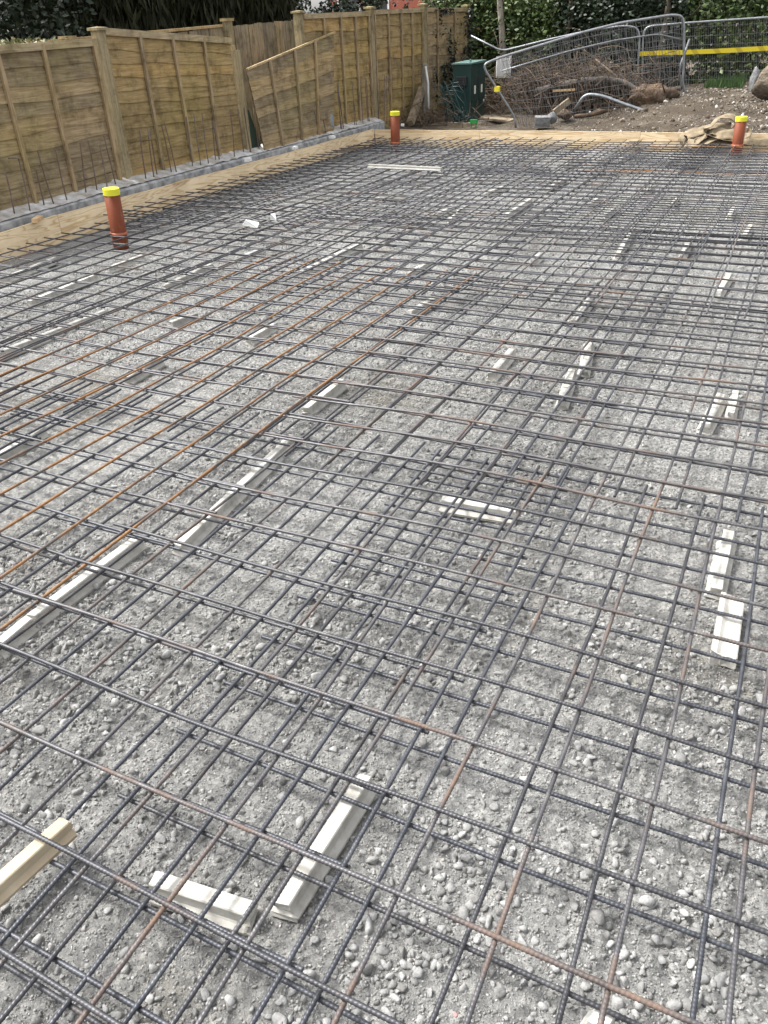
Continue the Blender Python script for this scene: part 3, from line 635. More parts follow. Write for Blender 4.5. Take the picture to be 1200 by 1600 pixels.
# ------------------------------------------------------------------ fence
def panel(TL, TR, BR_, BL_, label, battens, nb=10, mat='fence_boards', rail=True, seed=0, gap=None):
    TL, TR, BR_, BL_ = [np.array(p, float) for p in (TL, TR, BR_, BL_)]; rs = np.random.default_rng(seed)
    nrm = np.cross(TR - TL, BL_ - TL); nrm /= np.linalg.norm(nrm)
    if nrm[0] < 0: nrm = -nrm
    def Pt(u, v, o=0.0): return (TL * (1 - u) + TR * u) * (1 - v) + (BL_ * (1 - u) + BR_ * u) * v + nrm * o
    t = thing('overlap_fence', BL_, label, 'fence panel', 'overlap fence panels')
    mb = MB(); nu = 26; vs = np.linspace(0.02, 1.0, nb + 1)
    for i in range(nb):
        ph = rs.uniform(0, 6.28, 4); tone = rs.uniform(0.15, 0.9); amp = 0.007
        dv = vs[1] - vs[0]; extra = 0.16 * dv
        top, bot, lip = [], [], []
        for k in range(nu + 1):
            u = k / nu; w = amp * (math.sin(u * 7 + ph[0]) + 0.6 * math.sin(u * 17 + ph[1]))
            tv = vs[i] - (0.05 * dv if i else 0); bv = vs[i + 1] + extra * (i < nb - 1) + w
            if gap == i: bv = vs[i + 1] - 0.16 * dv * u
            if i == nb - 1: bv = min(bv, 1.0)
            top.append(Pt(u, tv, 0.004)); bot.append(Pt(u, bv, 0.017)); lip.append(Pt(u, bv, 0.005))
        V = top + bot + lip; n = nu + 1; Fc = []
        for k in range(nu): Fc += [(k, k + 1, n + k + 1, n + k), (n + k, n + k + 1, 2 * n + k + 1, 2 * n + k)]
        mb.add(V, Fc, tone)
    if gap is None:
        mb.add([Pt(0, 0.02, 0.0), Pt(1, 0.02, 0), Pt(1, 1, 0), Pt(0, 1, 0)], [(0, 1, 2, 3)], 0.3)
    else:
        g0 = vs[gap + 1] - .22 * dv; g1 = vs[gap + 1] + 0.03 * dv
        mb.add([Pt(0, 0.02, 0.0), Pt(1, 0.02, 0), Pt(1, g0, 0), Pt(0, g0, 0)], [(0, 1, 2, 3)], 0.3)
        mb.add([Pt(0, g1, 0.0), Pt(1, g1, 0), Pt(1, 1, 0), Pt(0, 1, 0)], [(0, 1, 2, 3)], 0.3)
    mb.obj('boards', mat, t, tone=True)
    for u in battens:
        mb = MB(); mb.beam(Pt(u + rs.normal() * .003, 0.0, 0.031), Pt(u + rs.normal() * .003, 1.0, 0.031), 0.036, 0.026, up=nrm, tone=rs.uniform(.4, .8)); mb.obj('batten', 'fence_batten', t, tone=True)
    if rail:
        mb = MB(); mb.beam(Pt(-0.005, 0.012, 0.022), Pt(1.005, 0.012, 0.022), 0.06, 0.04, up=(TR - TL) if False else nrm, tone=.6); mb.obj('top_rail', 'fence_rail', t, tone=True)
    return t
def post(y, zt, zb, label, x=-5.8, cap=True, lean=(0, 0), w=0.095, broken=False):
    t = thing('fence_post', (x, y, zb), label, 'fence post', 'timber fence posts')
    mb = MB(); mb.beam((x, y, zb), (x + lean[0], y + lean[1], zt), w, w, up=(0, 1, 0), tone=0.6)
    if broken:
        mb.beam((x + lean[0] - .01, y - .01, zt - .002), (x + lean[0] - .01, y - .01, zt + .05), 0.03, 0.05, up=(0, 1, 0), tone=1.0)
    mb.obj('post_shaft', 'post_wood', t, tone=True)
    if cap:
        mb = MB(); c = np.array([x + lean[0], y + lean[1], zt]); s = 0.068
        mb.box(c - np.array([s, s, 0.0]), c + np.array([s, s, 0.022]), .6)
        mb.add([c + np.array([a * s, b * s, 0.022]) for a, b in ((-1, -1), (1, -1), (1, 1), (-1, 1))] + [c + np.array([0, 0, 0.032])], [(0, 1, 4), (1, 2, 4), (2, 3, 4), (3, 0, 4)], .7)
        mb.obj('post_cap', 'post_wood', t, tone=True)
FX = -5.80
Z = lambda px, py, x=FX: atx(px, py, x)
panel((FX, 2.75, 1.50), (FX, 4.94, 1.533), (FX, 4.94, 0.27), (FX, 2.75, 0.20), 'weathered overlap fence panel nearest, cut by the left picture edge', [0.02, .25, 0.475, .70, 0.985 - .0, .30][:4] + [0.985], 10, 'fence_grey_boards', seed=3, gap=8)
post(5.03, Z(141, 42)[2] - 0.03, 0.2, 'tall timber fence post with cap between the two nearest panels')
panel((FX, 5.085, 1.615), (FX, 7.09, 1.478), (FX, 7.12, 0.31), (FX, 5.085, 0.30), 'overlap fence panel with sloping top between the tall post and the broken post', [0.24, 0.49, 0.745], 11, 'fence_boards', seed=4)
post(7.17, Z(368, 78)[2], 0.2, 'broken-topped timber fence post left of the tilted panel', x=-5.79, cap=False, broken=True)
panel((-5.70, 7.22, 1.17), (-5.70, 9.39, 1.495), (-5.70, 9.19, 0.22), (-5.66, 7.36, 0.26), 'dislodged grey fence panel tilted upward at its far end', [0.225, 0.50, 0.745], 9, 'fence_grey_boards', rail=False, seed=5)
mbt = MB(); mbt.beam((-5.685, 7.22, 1.168), (-5.685, 9.40, 1.492), 0.022, 0.022, up=(1, 0, 0), tone=1.0)
mbt.obj('top_rail', 'fence_rail', bpy.data.objects['overlap_fence.002'], tone=True)
post(8.70, 1.72, 0.1, 'capped fence post standing behind the dislodged panel', x=-5.82)
panel((FX, 8.76, 1.70), (FX, 10.64, 1.72), (FX, 10.64, 0.2), (FX, 8.76, 0.2), 'tan overlap fence panel just behind the raised end of the dislodged panel', [0.27, 0.52, 0.76, .98], 10, 'fence_boards', seed=6)
post(10.70, 1.76, 0.05, 'capped fence post midway along the far fence run')
panel((FX, 10.76, 1.735), (FX, 12.60, 1.755), (FX, 12.60, 0.1), (FX, 10.76, 0.1), 'tan overlap fence panel between the two far capped posts', [0.02, 0.27, 0.53, 0.76, .98], 11, 'fence_boards', seed=7)
post(12.66, 1.80, 0.0, 'capped fence post left of the ivy-hung panel')
panel((FX, 12.72, 1.76), (FX, 14.58, 1.75), (FX, 14.58, 0.1), (FX, 12.72, 0.1), 'grey fence panel hung with dead ivy next to the green cabinet', [0.02, 0.27, .70], 10, 'fence_grey_boards', seed=8)
post(14.64, 1.78, 0.0, 'farthest fence post smothered in dark ivy')

def leaves(n, fn, size, tone_fn=None, flat=0.0, nrm=None):
    """n folded leaf shapes; fn(n) gives centres"""
    C = fn(n); n = len(C); a = rng.normal(size=(n, 3)); a[:, 2] *= 0.6
    if nrm is not None: a -= (a @ nrm)[:, None] * nrm * 0.8
    a /= np.linalg.norm(a, axis=1)[:, None]
    b = rng.normal(size=(n, 3)); b -= (b * a).sum(1)[:, None] * a; b /= np.linalg.norm(b, axis=1)[:, None]; c = np.cross(a, b)
    s = size * rng.uniform(0.6, 1.3, n)[:, None]
    V = np.stack([C - a * s * .55, C + b * s * .36 + c * s * .10, C + a * s * .6, C - b * s * .36 + c * s * .10], 1)
    Fa = (np.arange(n)[:, None] * 4 + np.arange(4)[None, :])
    Fa = np.concatenate([Fa[:, [0, 1, 2]], Fa[:, [0, 2, 3]]])
    t = rng.random(n) ** 1.3 if tone_fn is None else tone_fn(C)
    return V.reshape(-1, 3), Fa, np.repeat(t, 4)
def ivyfn(n):
    u = rng.random(n); col = rng.choice([13.15, 13.45, 13.75, 13.95, 14.62], n, p=[.2, .2, .22, .08, .30])
    z = 0.15 + 1.6 * rng.random(n); y = col + rng.normal(size=n) * np.where(col > 14.5, 0.09, 0.05) + 0.05 * np.sin(z * 5)
    k = (vnoise(y * 6, z * 5, 77) > 0.42) | (col > 14.5)
    return np.stack([-5.755 + np.abs(rng.normal(size=n)) * 0.035 + np.where(col > 14.5, rng.normal(size=n) * .06, 0), y, z], -1)[k]
Vv, Fv, Tv = leaves(2600, ivyfn, 0.055)
tag(np_mesh('ivy', Vv, Fv, 'leaf_ivy', Tv, smooth=False), 'dark dead ivy hanging in strands over the far fence panel', 'ivy')

# neighbour's close-boarded fence behind
bt = thing('close_board_fence', (-7.2, 9.0, 0.1), "neighbour's grey vertical board fence seen over the broken run", 'fence')
mb = MB(); y = 5.4
while y < 11.2:
    w = rng.uniform(0.085, 0.10); zt = np.interp(y, [5.4, 7.7, 8.9, 10.7], [1.50, 1.57, 1.615, 1.675]) + rng.normal() * .006; o = rng.normal() * .006
    mb.box((-7.2 + o, y, 0.1), (-7.178 + o, y + w - .004, zt), rng.uniform(0.1, 0.95)); y += w
mb.obj('boards', 'vertical_boards', bt, tone=True)
mb = MB(); mb.beam((-7.185, 5.4, 1.53), (-7.185, 8.9, 1.63), 0.03, 0.06, up=(1, 0, 0), tone=.9); mb.obj('capping_rail', 'fence_batten', bt, tone=True)
for yy_, zt_ in ((5.97, 1.55), (8.98, 1.68)):
    mb = MB(); mb.beam((-7.14, yy_, 0.1), (-7.14, yy_, zt_), 0.1, 0.1, up=(0, 1, 0)); mb.box((-7.21, yy_ - .07, zt_), (-7.07, yy_ + .07, zt_ + .035), .8); mb.obj('post', 'post_wood', bt, tone=True)

# green sheeting in the gap by the broken post
P = [atx(381, 172, -5.76), atx(386, 246, -5.76), atx(414, 246, -5.76), atx(389, 172, -5.76)]; mb = MB()  # lower right corner extended past the real sliver to block sun through the gap
mb.add(P + [p + np.array([-0.006, 0, 0]) for p in P], [(0, 1, 2, 3), (7, 6, 5, 4), (0, 4, 5, 1), (1, 5, 6, 2), (2, 6, 7, 3), (3, 7, 4, 0)]); tag(mb.obj('green_sheet', 'green_fabric', origin=P[1]), 'sliver of green sheeting between broken post and tilted panel', 'sheet')

# ------------------------------------------------------------------ cabinet
cx0, cx1, cy0, cy1, cz0, cz1 = -5.00, -4.68, 12.0, 12.66, 0.13, 0.96
ct = thing('utility_cabinet', (cx0, cy0, cz0), 'dark green street utility cabinet standing by the ivy-hung fence', 'cabinet')
mb = MB(); mb.box((cx0, cy0, cz0), (cx1, cy1, cz1)); ob = mb.obj('cabinet_body', 'cabinet_green', ct)
bv = ob.modifiers.new('b', 'BEVEL'); bv.width = 0.012; bv.segments = 2
mb = MB(); mb.add([(cx0 - .015, cy0 - .015, cz1), (cx1 + .015, cy0 - .015, cz1), (cx1 + .015, cy1 + .015, cz1), (cx0 - .015, cy1 + .015, cz1), (cx0 - .015, cy0 - .015, cz1 + .02), (cx1 + .015, cy0 - .015, cz1 + .02), (cx1 + .015, cy1 + .015, cz1 + .035), (cx0 - .015, cy1 + .015, cz1 + .035)],
       [(3, 2, 1, 0), (4, 5, 6, 7), (0, 1, 5, 4), (1, 2, 6, 5), (2, 3, 7, 6), (3, 0, 4, 7)]); mb.obj('cabinet_lid', 'cabinet_top', ct)
mb = MB(); mb.tube([(cx1 - .06, cy0 + .12, cz1 + .02), (cx1 - .06, cy0 + .12, cz1 + .07)], [.02, .015], 10); mb.obj('lifting_eye', 'cabinet_top', ct)
vb = MB(); vb.box((-4.93, cy0 - .035, .66), (-4.75, cy0 + .002, .79))
for k in range(5): vb.box((-4.92, cy0 - .042, .668 + k * .024), (-4.76, cy0 - .034, .680 + k * .024))
vb.add([(-4.93, cy0 - .035, .66), (-4.75, cy0 - .035, .66), (-4.79, cy0 - .005, .615), (-4.89, cy0 - .005, .615)], [(0, 1, 2, 3)]); vb.obj('vent_hood', 'black_plastic', ct)
for y0_, y1_, z0_, z1_ in ((cy0 + .02, cy0 + .325, .42, .93), (cy0 + .335, cy1 - .02, .42, .93), (cy0 + .02, cy1 - .02, .17, .41)):
    mb = MB(); mb.box((cx1, y0_, z0_), (cx1 + .01, y1_, z1_)); d = mb.obj('door', 'cabinet_green', ct)
    if z0_ > .4:
        mb = MB(); ym = y0_ + .10; mb.box((cx1 + .0095, ym, .53), (cx1 + .013, ym + .07, .65), .5); mb.obj('label', 'label_white', d)
mb = MB(); mb.box((cx1 + .0095, cy0 + .29, .60), (cx1 + .02, cy0 + .32, .76)); mb.obj('handle', 'black_plastic', ct)
mb = MB(); mb.box((cx1 + .0095, cy1 - .10, .385), (cx1 + .0125, cy1 - .05, .42)); mb.obj('label', 'label_white', ct)
for a, b in ((-4.90, .24), (-4.82, .25)):               # faded scrawl on the end of the cabinet
    mb = MB(); mb.tube([(a, cy0 - .001, b), (a + .02, cy0 - .001, b + .07), (a + .035, cy0 - .001, b + .01), (a + .05, cy0 - .001, b + .06)], .004, 5); mb.obj('chalk_mark', 'cabinet_top', ct)
mb = MB(); mb.box((-5.1, 11.9, 0.02), (-4.45, 12.85, 0.128)); tag(mb.obj('cabinet_plinth', 'concrete_top', origin=(-4.8, 12.4, 0.02)), 'concrete plinth slab beneath the green cabinet', 'plinth')
p = aty(700, 192, 11.6); q = aty(752, 192, 11.6); mb = MB(); mb.beam((p[0], 11.6, .10), (q[0], 11.6, .10), 0.05, 0.12); tag(mb.obj('timber_bearer', 'timber_rough', origin=p), 'brown timber bearer lying in front of the cabinet', 'timber')
p = aty(741, 190, 11.45); mb = MB(); mb.box((p[0] - .045, 11.42, .02), (p[0] - .03, 11.44, .17)); mb.box((p[0] + .03, 11.42, .02), (p[0] + .045, 11.44, .17)); mb.box((p[0] - .055, 11.40, .17), (p[0] + .055, 11.46, .225)); tag(mb.obj('peg', 'green_plastic', origin=p), 'bright green plastic peg top in front of the cabinet', 'peg')

# leaning timber + white pole + green netting + dead brush
p, q = aty(640, 192, 11.5), aty(664, 108, 12.2)
mb = MB(); mb.beam(aty(641, 193, 11.4), aty(660, 138, 12.2), 0.10, 0.09, up=(0, 1, 0)); tag(mb.obj('leaning_timber', 'timber_rough', origin=p), 'rough timber post leaning against the far fence', 'timber')
mb = MB(); mb.tube([aty(664, 190, 12.15), aty(664, 150, 12.2), aty(663, 118, 12.2), aty(664, 100, 12.2)], [.06, .055, .06, .045], 9); tag(mb.obj('stump_post', 'bark_pale', origin=aty(664, 190, 12.15)), 'weathered round stake upright in front of the far fence', 'stake')
mb = MB(); mb.tube([aty(670, 170, 11.9), aty(669, 130, 12.05), aty(665, 104, 12.1)], .018, 8); tag(mb.obj('plastic_pole', 'sign_white', smooth=True, origin=aty(670, 170, 11.9)), 'thin pale plastic tube against the round stake', 'pole')
def net():
    mb = MB()
    for k in range(9):
        x0 = 676 + k * 5; pts = []
        for u in np.linspace(0, 1, 9):
            px = x0 + 8 * math.sin(u * 3 + k) + u * 22; py = 128 + u * 72 + 4 * math.sin(u * 9 + k * 2); pts.append(aty(px, py, 11.7 - .12 * math.sin(u * 4 + k)))
        mb.tube(pts, 0.005, 4)
    for k in range(12):
        u = k / 11; pts = []
        for v in np.linspace(0, 1, 8):
            px = 676 + v * 40 + u * 22 + 5 * math.sin(v * 5 + k); py = 130 + u * 70 + 8 * math.sin(v * 4 + k * .7); pts.append(aty(px, py, 11.7 - .1 * math.cos(v * 5 + k)))
        mb.tube(pts, 0.0045, 4)
    for k in range(3):
        pts = [aty(688 + k * 9 + 24 * u, 135 + 66 * u, 11.6) for u in np.linspace(0, 1, 7)]; mb.tube(pts, 0.010, 6)
    return mb
tag(net().obj('plastic_netting', 'net_green', origin=aty(700, 190, 11.7)), 'crumpled teal plastic netting between fence and cabinet', 'netting')
def twigs(n, centre, spread_, up=1.0, r=(0.004, 0.014), L=(0.3, 0.9), hang=0.0, sides=4):
    mb = MB()
    for k in range(n):
        c = np.array(centre) + rng.normal(size=3) * np.array(spread_); c[2] = max(c[2], site_h(np.array([c[0]]), np.array([c[1]]))[0])
        d = rng.normal(size=3); d[2] = d[2] * 0.8 * up; d /= np.linalg.norm(d); l = rng.uniform(*L); bend = rng.normal(size=3) * 0.35
        pts = [c + d * l * (u - .5) + bend * l * (u * u - u) for u in np.linspace(0, 1, 6)]
        r0 = rng.uniform(*r) ; mb.tube(pts, np.linspace(r0, r0 * .35, 6), sides, False)
    return mb
tag(twigs(170, aty(675, 185, 11.8), (0.45, 0.2, 0.09), r=(.003, .009), L=(.2, .6)).obj('dead_brush', 'twig_pale', origin=aty(675, 190, 11.8)), 'dry twigs and brush at the foot of the far fence', 'brush', kind='stuff')
tag(twigs(150, aty(775, 150, 13.8), (0.4, 0.3, 0.22), r=(.004, .010), L=(.3, .9)).obj('dead_brush', 'twig_pale', origin=aty(775, 180, 13.8)), 'dead brown undergrowth behind the cabinet', 'brush', kind='stuff')

# ------------------------------------------------------------------ mesh site fence
def curve3(pts, fn, n=8):
    """smooth-ish polyline through surveyed points"""
    P = [fn(x, y) for x, y in pts]; return np.array(P)
def rounded(P, k=6):
    P = np.asarray(P); out = [P[0]]
    for i in range(1, len(P) - 1):
        a, b, c = P[i - 1], P[i], P[i + 1]; la = min(0.12, np.linalg.norm(b - a) * .4); lc = min(0.12, np.linalg.norm(c - b) * .4)
        s = b + (a - b) / np.linalg.norm(a - b) * la; e = b + (c - b) / np.linalg.norm(c - b) * lc
        for u in np.linspace(0, 1, k): out.append((1 - u) ** 2 * s + 2 * u * (1 - u) * b + u * u * e)
    out.append(P[-1]); return np.array(out)
def mesh_infill(top, bot, nv, nh, mat, parent, r=0.003, jit=0.0):
    def samp(P, u):
        P = np.asarray(P); s = np.r_[0, np.cumsum(np.linalg.norm(np.diff(P, axis=0), axis=1))]; s /= s[-1]
        return np.stack([np.interp(u, s, P[:, i]) for i in range(3)], -1)
    us = np.linspace(0, 1, nv); T = samp(top, us); B = samp(bot, us); mb = MB()
    for k in range(nv):
        pts = [T[k] * (1 - v) + B[k] * v + np.array([rng.normal() * jit, rng.normal() * jit, 0]) for v in np.linspace(0, 1, 6)]; mb.tube(pts, r, 4, False)
    for j in range(nh):
        v = (j + .5) / nh; mb.tube(T * (1 - v) + B * v, r, 4, False)
    mb.obj('wire_infill', mat, parent)
P0, P1 = (-3.72, 11.35), (-1.38, 13.0)
fr = lambda x, y: atp(x, y, P0, P1)
t = thing('site_fence', fr(806, 198), 'bent and sagging wire mesh site fence panel in front of the root heap', 'fence panel', 'wire mesh site fence panels')
mb = MB(); mb.tube(rounded([fr(*p) for p in [(806, 200), (804, 182), (776, 138), (757, 108), (758, 99), (784, 89), (840, 72), (912, 50), (968, 36), (1050, 23), (1066, 25), (1069, 40), (1068, 110), (1066, 130), (1080, 171)]]), 0.017, 10); mb.obj('tube_frame', 'galvanised', t, smooth=True)
mb = MB(); mb.tube(rounded([fr(*p) for p in [(784, 111), (840, 94), (888, 80), (960, 63), (1022, 54), (1032, 54), (1070, 63)]]), 0.010, 8); mb.obj('bent_rail', 'galvanised', t, smooth=True)
mb = MB(); p = fr(777, 139); mb.box(p - .035, p + .035); mb.obj('clip', 'clip_yellow', t)
mesh_infill([fr(*p) for p in [(784, 90), (840, 73), (912, 51), (968, 37), (1050, 24), (1066, 30)]], [fr(*p) for p in [(812, 200), (880, 200), (940, 192), (1000, 186), (1050, 180), (1078, 171)]], 80, 9, 'wire', t, jit=0.012)
P2, P3 = (-4.6, 13.7), (-2.0, 14.2)
f2 = lambda x, y: atp(x, y, P2, P3)
t = thing('site_fence', f2(800, 168), 'site fence panel with kinked white top tube leaning behind the bent one', 'fence panel', 'wire mesh site fence panels')
mb = MB(); mb.tube(rounded([f2(*p) for p in [(736, 56), (784, 80), (852, 63), (920, 48), (975, 40), (995, 43), (1000, 56), (997, 100), (996, 150)]]), 0.016, 10); mb.obj('tube_frame', 'galvanised', t, smooth=True)
mb = MB(); mb.tube([f2(*p) for p in [(777, 99), (786, 124), (800, 164)]], 0.02, 8); mb.obj('end_post', 'galv_dark', t, smooth=True)
mesh_infill([f2(*p) for p in [(784, 81), (852, 65), (920, 50), (975, 41), (997, 46)]], [f2(*p) for p in [(800, 170), (860, 172), (920, 168), (996, 150)]], 60, 8, 'wire', t, jit=0.006)
P4, P5 = (-2.05, 14.3), (3.0, 15.1)
f3 = lambda x, y: atp(x, y, P4, P5)
t = thing('site_fence', f3(1003, 148), 'upright wire mesh site fence panel carrying the yellow tape on the right', 'fence panel', 'wire mesh site fence panels')
mb = MB(); mb.tube(rounded([f3(*p) for p in [(1003, 150), (1004, 100), (1005, 52), (1012, 41), (1069, 36), (1200, 27), (1330, 18)]]), 0.016, 10); mb.obj('tube_frame', 'galvanised', t, smooth=True)
mesh_infill([f3(*p) for p in [(1006, 50), (1069, 37), (1200, 28), (1330, 19)]], [f3(*p) for p in [(1003, 152), (1069, 157), (1200, 160), (1330, 160)]], 90, 9, 'wire', t)
p = fr(1074, 63); mb = MB(); mb.tube([f for f in [atp(1074, 62, P0, P1) + (0, .25, 0), atp(1060, 103, P0, P1) + (0, .2, 0), atp(1059, 118, P0, P1) + (0, .15, 0), atp(1069, 146, P0, P1) + (0, .1, 0), atp(1079, 170, P0, P1) + (0, .08, 0)]], 0.018, 8)
tag(mb.obj('bent_tube', 'galv_dark', smooth=True, origin=p), 'buckled dark steel tube right behind the bent panel end', 'tube')
mb = MB(); g = lambda x, y: aty(x, y, 12.1); mb.tube(rounded([g(*p) for p in [(898, 171), (914, 147), (940, 149), (971, 161), (1006, 173), (1023, 178)]]), 0.024, 9); tag(mb.obj('fallen_tube', 'galvanised', smooth=True, origin=g(914, 160)), 'pale fallen steel tube bent in a peak before the root heap', 'tube')
mb = MB()
for k in range(26):
    u = k / 25; a = g(912 + 90 * u, 149 + 22 * u); b = g(905 + 92 * u, 185 - 4 * u); mb.tube([a, (a + b) / 2 + rng.normal(size=3) * .02, b], 0.003, 4, False)
tag(mb.obj('loose_wires', 'twig_pale', origin=g(950, 180)), 'rusty vertical wires hanging under the fallen tube', 'wires')
# tape
P = [f3(998, 84), f3(1040, 82), f3(1069, 81.5), f3(1120, 79.5), f3(1200, 75), f3(1330, 67)]
mb = MB(); V = []; off = np.array([0.02, -0.06, 0])
for p in P: V += [p + off + (0, 0, .034), p + off + (0, 0.003, -.034), p + off + (0, .006, -.034), p + off + (0, .004, .034)]
Fc = [(0, 1, 2, 3)[::-1], tuple(len(V) - 4 + i for i in range(4))]
for k in range(len(P) - 1):
    for i in range(4): Fc.append((k * 4 + i, k * 4 + (i + 1) % 4, k * 4 + 4 + (i + 1) % 4, k * 4 + 4 + i))
mb.add(V, Fc); tag(mb.obj('hazard_tape', 'tape_yellow', origin=P[0]), 'yellow hazard tape stretched across the upright site fence', 'tape')
# sign sheet
q = [f2(777, 88), f2(801, 86), f2(799, 121), f2(776, 121)]; mb = MB(); n = 12; V = []
for k in range(n + 1):
    u = k / n; o = np.array([0, -0.05 - 0.012 * math.sin(u * 22), 0])
    V += [q[0] * (1 - u) + q[1] * u + o, q[3] * (1 - u) + q[2] * u + o]
V2 = [np.array(v) + (0, .008, 0) for v in V]; Fc = []
for k in range(n): Fc += [(2 * k, 2 * k + 1, 2 * k + 3, 2 * k + 2), (2 * n + 2 + 2 * k, 2 * n + 4 + 2 * k, 2 * n + 5 + 2 * k, 2 * n + 3 + 2 * k)]
mb.add(V + V2, Fc); tag(mb.obj('white_sheet', 'sign_white', origin=q[3]), 'blank white ribbed plastic sheet fixed to the leaning site fence', 'sheet')

# ------------------------------------------------------------------ root heap, log, clay, boulder, stones
def blob(name, centre, size, mat, label, cat, seed, jag=0.25, sub=4, freq=2.2):
    V, Fa = ico(sub); rs = np.random.default_rng(seed); W = V.copy()
    for k in range(18):
        d = rs.normal(size=3); d /= np.linalg.norm(d); t_ = W @ d; c = rs.uniform(.5, .9); W = W - np.where(t_ > c, (t_ - c) * .8, 0)[:, None] * d
    nz = vnoise(V[:, 0] * freq + V[:, 2] * 1.7 + 5, V[:, 1] * freq + V[:, 2] * 2.3 + 9, seed) - .5 + .5 * (vnoise(V[:, 0] * freq * 3 + V[:, 2] * 4, V[:, 1] * freq * 3 - V[:, 2] * 3, seed + 1) - .5)
    W = W * (1 + jag * nz)[:, None]; mb = MB(); mb.add(W * np.array(size) + np.array(centre), Fa.tolist()); return tag(mb.obj(name, mat, smooth=True, origin=centre), label, cat)
c = aty(915, 175, 13.1)
hp = twigs(850, aty(905, 140, 13.2), (0.60, 0.28, 0.19), r=(.003, .011), L=(.25, .8))
h2 = twigs(60, aty(905, 148, 13.1), (0.55, 0.22, 0.14), up=.4, r=(.014, .032), L=(.4, 1.1), sides=7); hp.v += h2.v; hp.t += h2.t; hp.f += [tuple(i + hp.n for i in f) for f in h2.f]; hp.n += h2.n
tag(hp.obj('root_heap', 'twig', origin=c), 'tangled heap of brown roots and branches behind the bent fence', 'roots', kind='stuff')
hp = twigs(240, aty(935, 118, 13.1), (0.28, 0.2, 0.12), r=(.002, .006), L=(.15, .5))
tag(hp.obj('root_fibres', 'twig_pale', origin=c), 'matted pale root fibres on top of the heap', 'roots', kind='stuff')
hp = twigs(200, aty(845, 140, 13.3), (0.35, 0.2, 0.22), r=(.003, .008), L=(.3, .8))
tag(hp.obj('dead_stems', 'twig', origin=c), 'dead brown stems left of the root heap', 'brush', kind='stuff')
blob('soil_mound', aty(905, 158, 13.5), (1.0, 0.4, 0.46), 'clay', 'dark soil mound under the tangled roots', 'soil mound', 3, .4)
blob('root_ball', aty(938, 118, 13.45), (0.30, 0.25, 0.17), 'clay', 'earthy root ball at the top of the heap', 'root ball', 9, .5)
blob('clay_lump', aty(1020, 158, 12.6), (0.50, 0.28, 0.24), 'clay', 'torn lump of orange-brown clay by the bent panel end', 'clay', 5, .45)
mb = MB(); lp = [aty(*p, 12.75) for p in [(838, 143), (875, 133), (912, 126), (950, 124), (975, 129), (994, 140), (1006, 152)]]; mb.tube(lp, [.055, .055, .05, .05, .045, .04, .03], 10); tag(mb.obj('curved_log', 'log_grey', smooth=True, origin=lp[0]), 'long curved grey branch lying across the root heap', 'log')
mb = MB(); mb.tube([aty(930, 92, 12.9), aty(962, 118, 12.8), aty(975, 150, 12.75), aty(977, 165, 12.7)], .012, 6); tag(mb.obj('thin_branch', 'twig_pale', smooth=True, origin=aty(977, 165, 12.7)), 'thin pale branch drooping over the right of the heap', 'branch')
mb = MB(); mb.beam(aty(866, 176, 12.2), aty(890, 157, 12.35), 0.05, 0.09); tag(mb.obj('stick_offcut', 'timber_rough', origin=aty(866, 176, 12.2)), 'grey timber offcut sticking out at the foot of the heap', 'timber')
mb = MB(); mb.beam(aty(864, 142, 12.6), aty(900, 140, 12.65), 0.03, 0.03); tag(mb.obj('pale_stick', 'timber_offcut', origin=aty(864, 142, 12.6)), 'short pale split stick under the curved branch', 'stick')
mb = MB(); lp = [aty(*p, 13.3) for p in [(1072, 163), (1100, 158), (1130, 157), (1158, 150), (1185, 150)]]; mb.tube(lp, [.04, .065, .06, .07, .05], 9); tag(mb.obj('fallen_log', 'bark', smooth=True, origin=lp[0]), 'dark fallen trunk lying along the top of the rubble', 'log')
blob('boulder', aty(1221, 124, 12.3), (0.42, 0.30, 0.44), 'boulder', 'large rounded brown boulder at the right edge', 'boulder', 11, .12)
blob('grey_rock', aty(1180, 126, 13.2), (0.10, 0.12, 0.22), 'rock_grey', 'grey rock standing behind the brown boulder', 'rock', 15, .2, 3)
block(847, 197, 0.19, (0.22, 0.14, 0.13), .3, 'grey stone block just beyond the far boards', 'rock_grey', 'cut_stone', 'stone')
blob('broken_stone', aty(862, 184, 11.7), (0.09, 0.06, 0.085), 'rock_grey', 'smaller pale stone against the grey block', 'stone', 22, .3, 3)
blob('root_lump', aty(885, 180, 11.9), (0.14, 0.10, 0.09), 'clay', 'round muddy root stump in front of the heap', 'stump', 23, .3, 3)
mb = MB(); lp = [aty(*p, 11.9) for p in [(898, 182), (920, 180), (935, 175), (950, 173)]]; mb.tube(lp, [.03, .03, .045, .02], 8); tag(mb.obj('muddy_root', 'clay', smooth=True, origin=lp[0]), 'muddy root lying on the stony spoil', 'root')
mb = MB(); p = aty(775, 186, 12.0); mb.box(p + (-.28, -.05, -.01), p + (.28, .12, .012)); o = tag(mb.obj('bark_slab', 'timber_rough', origin=p), 'curled brown board on the soil right of the cabinet', 'board'); o.rotation_euler = (.1, .08, -.2)
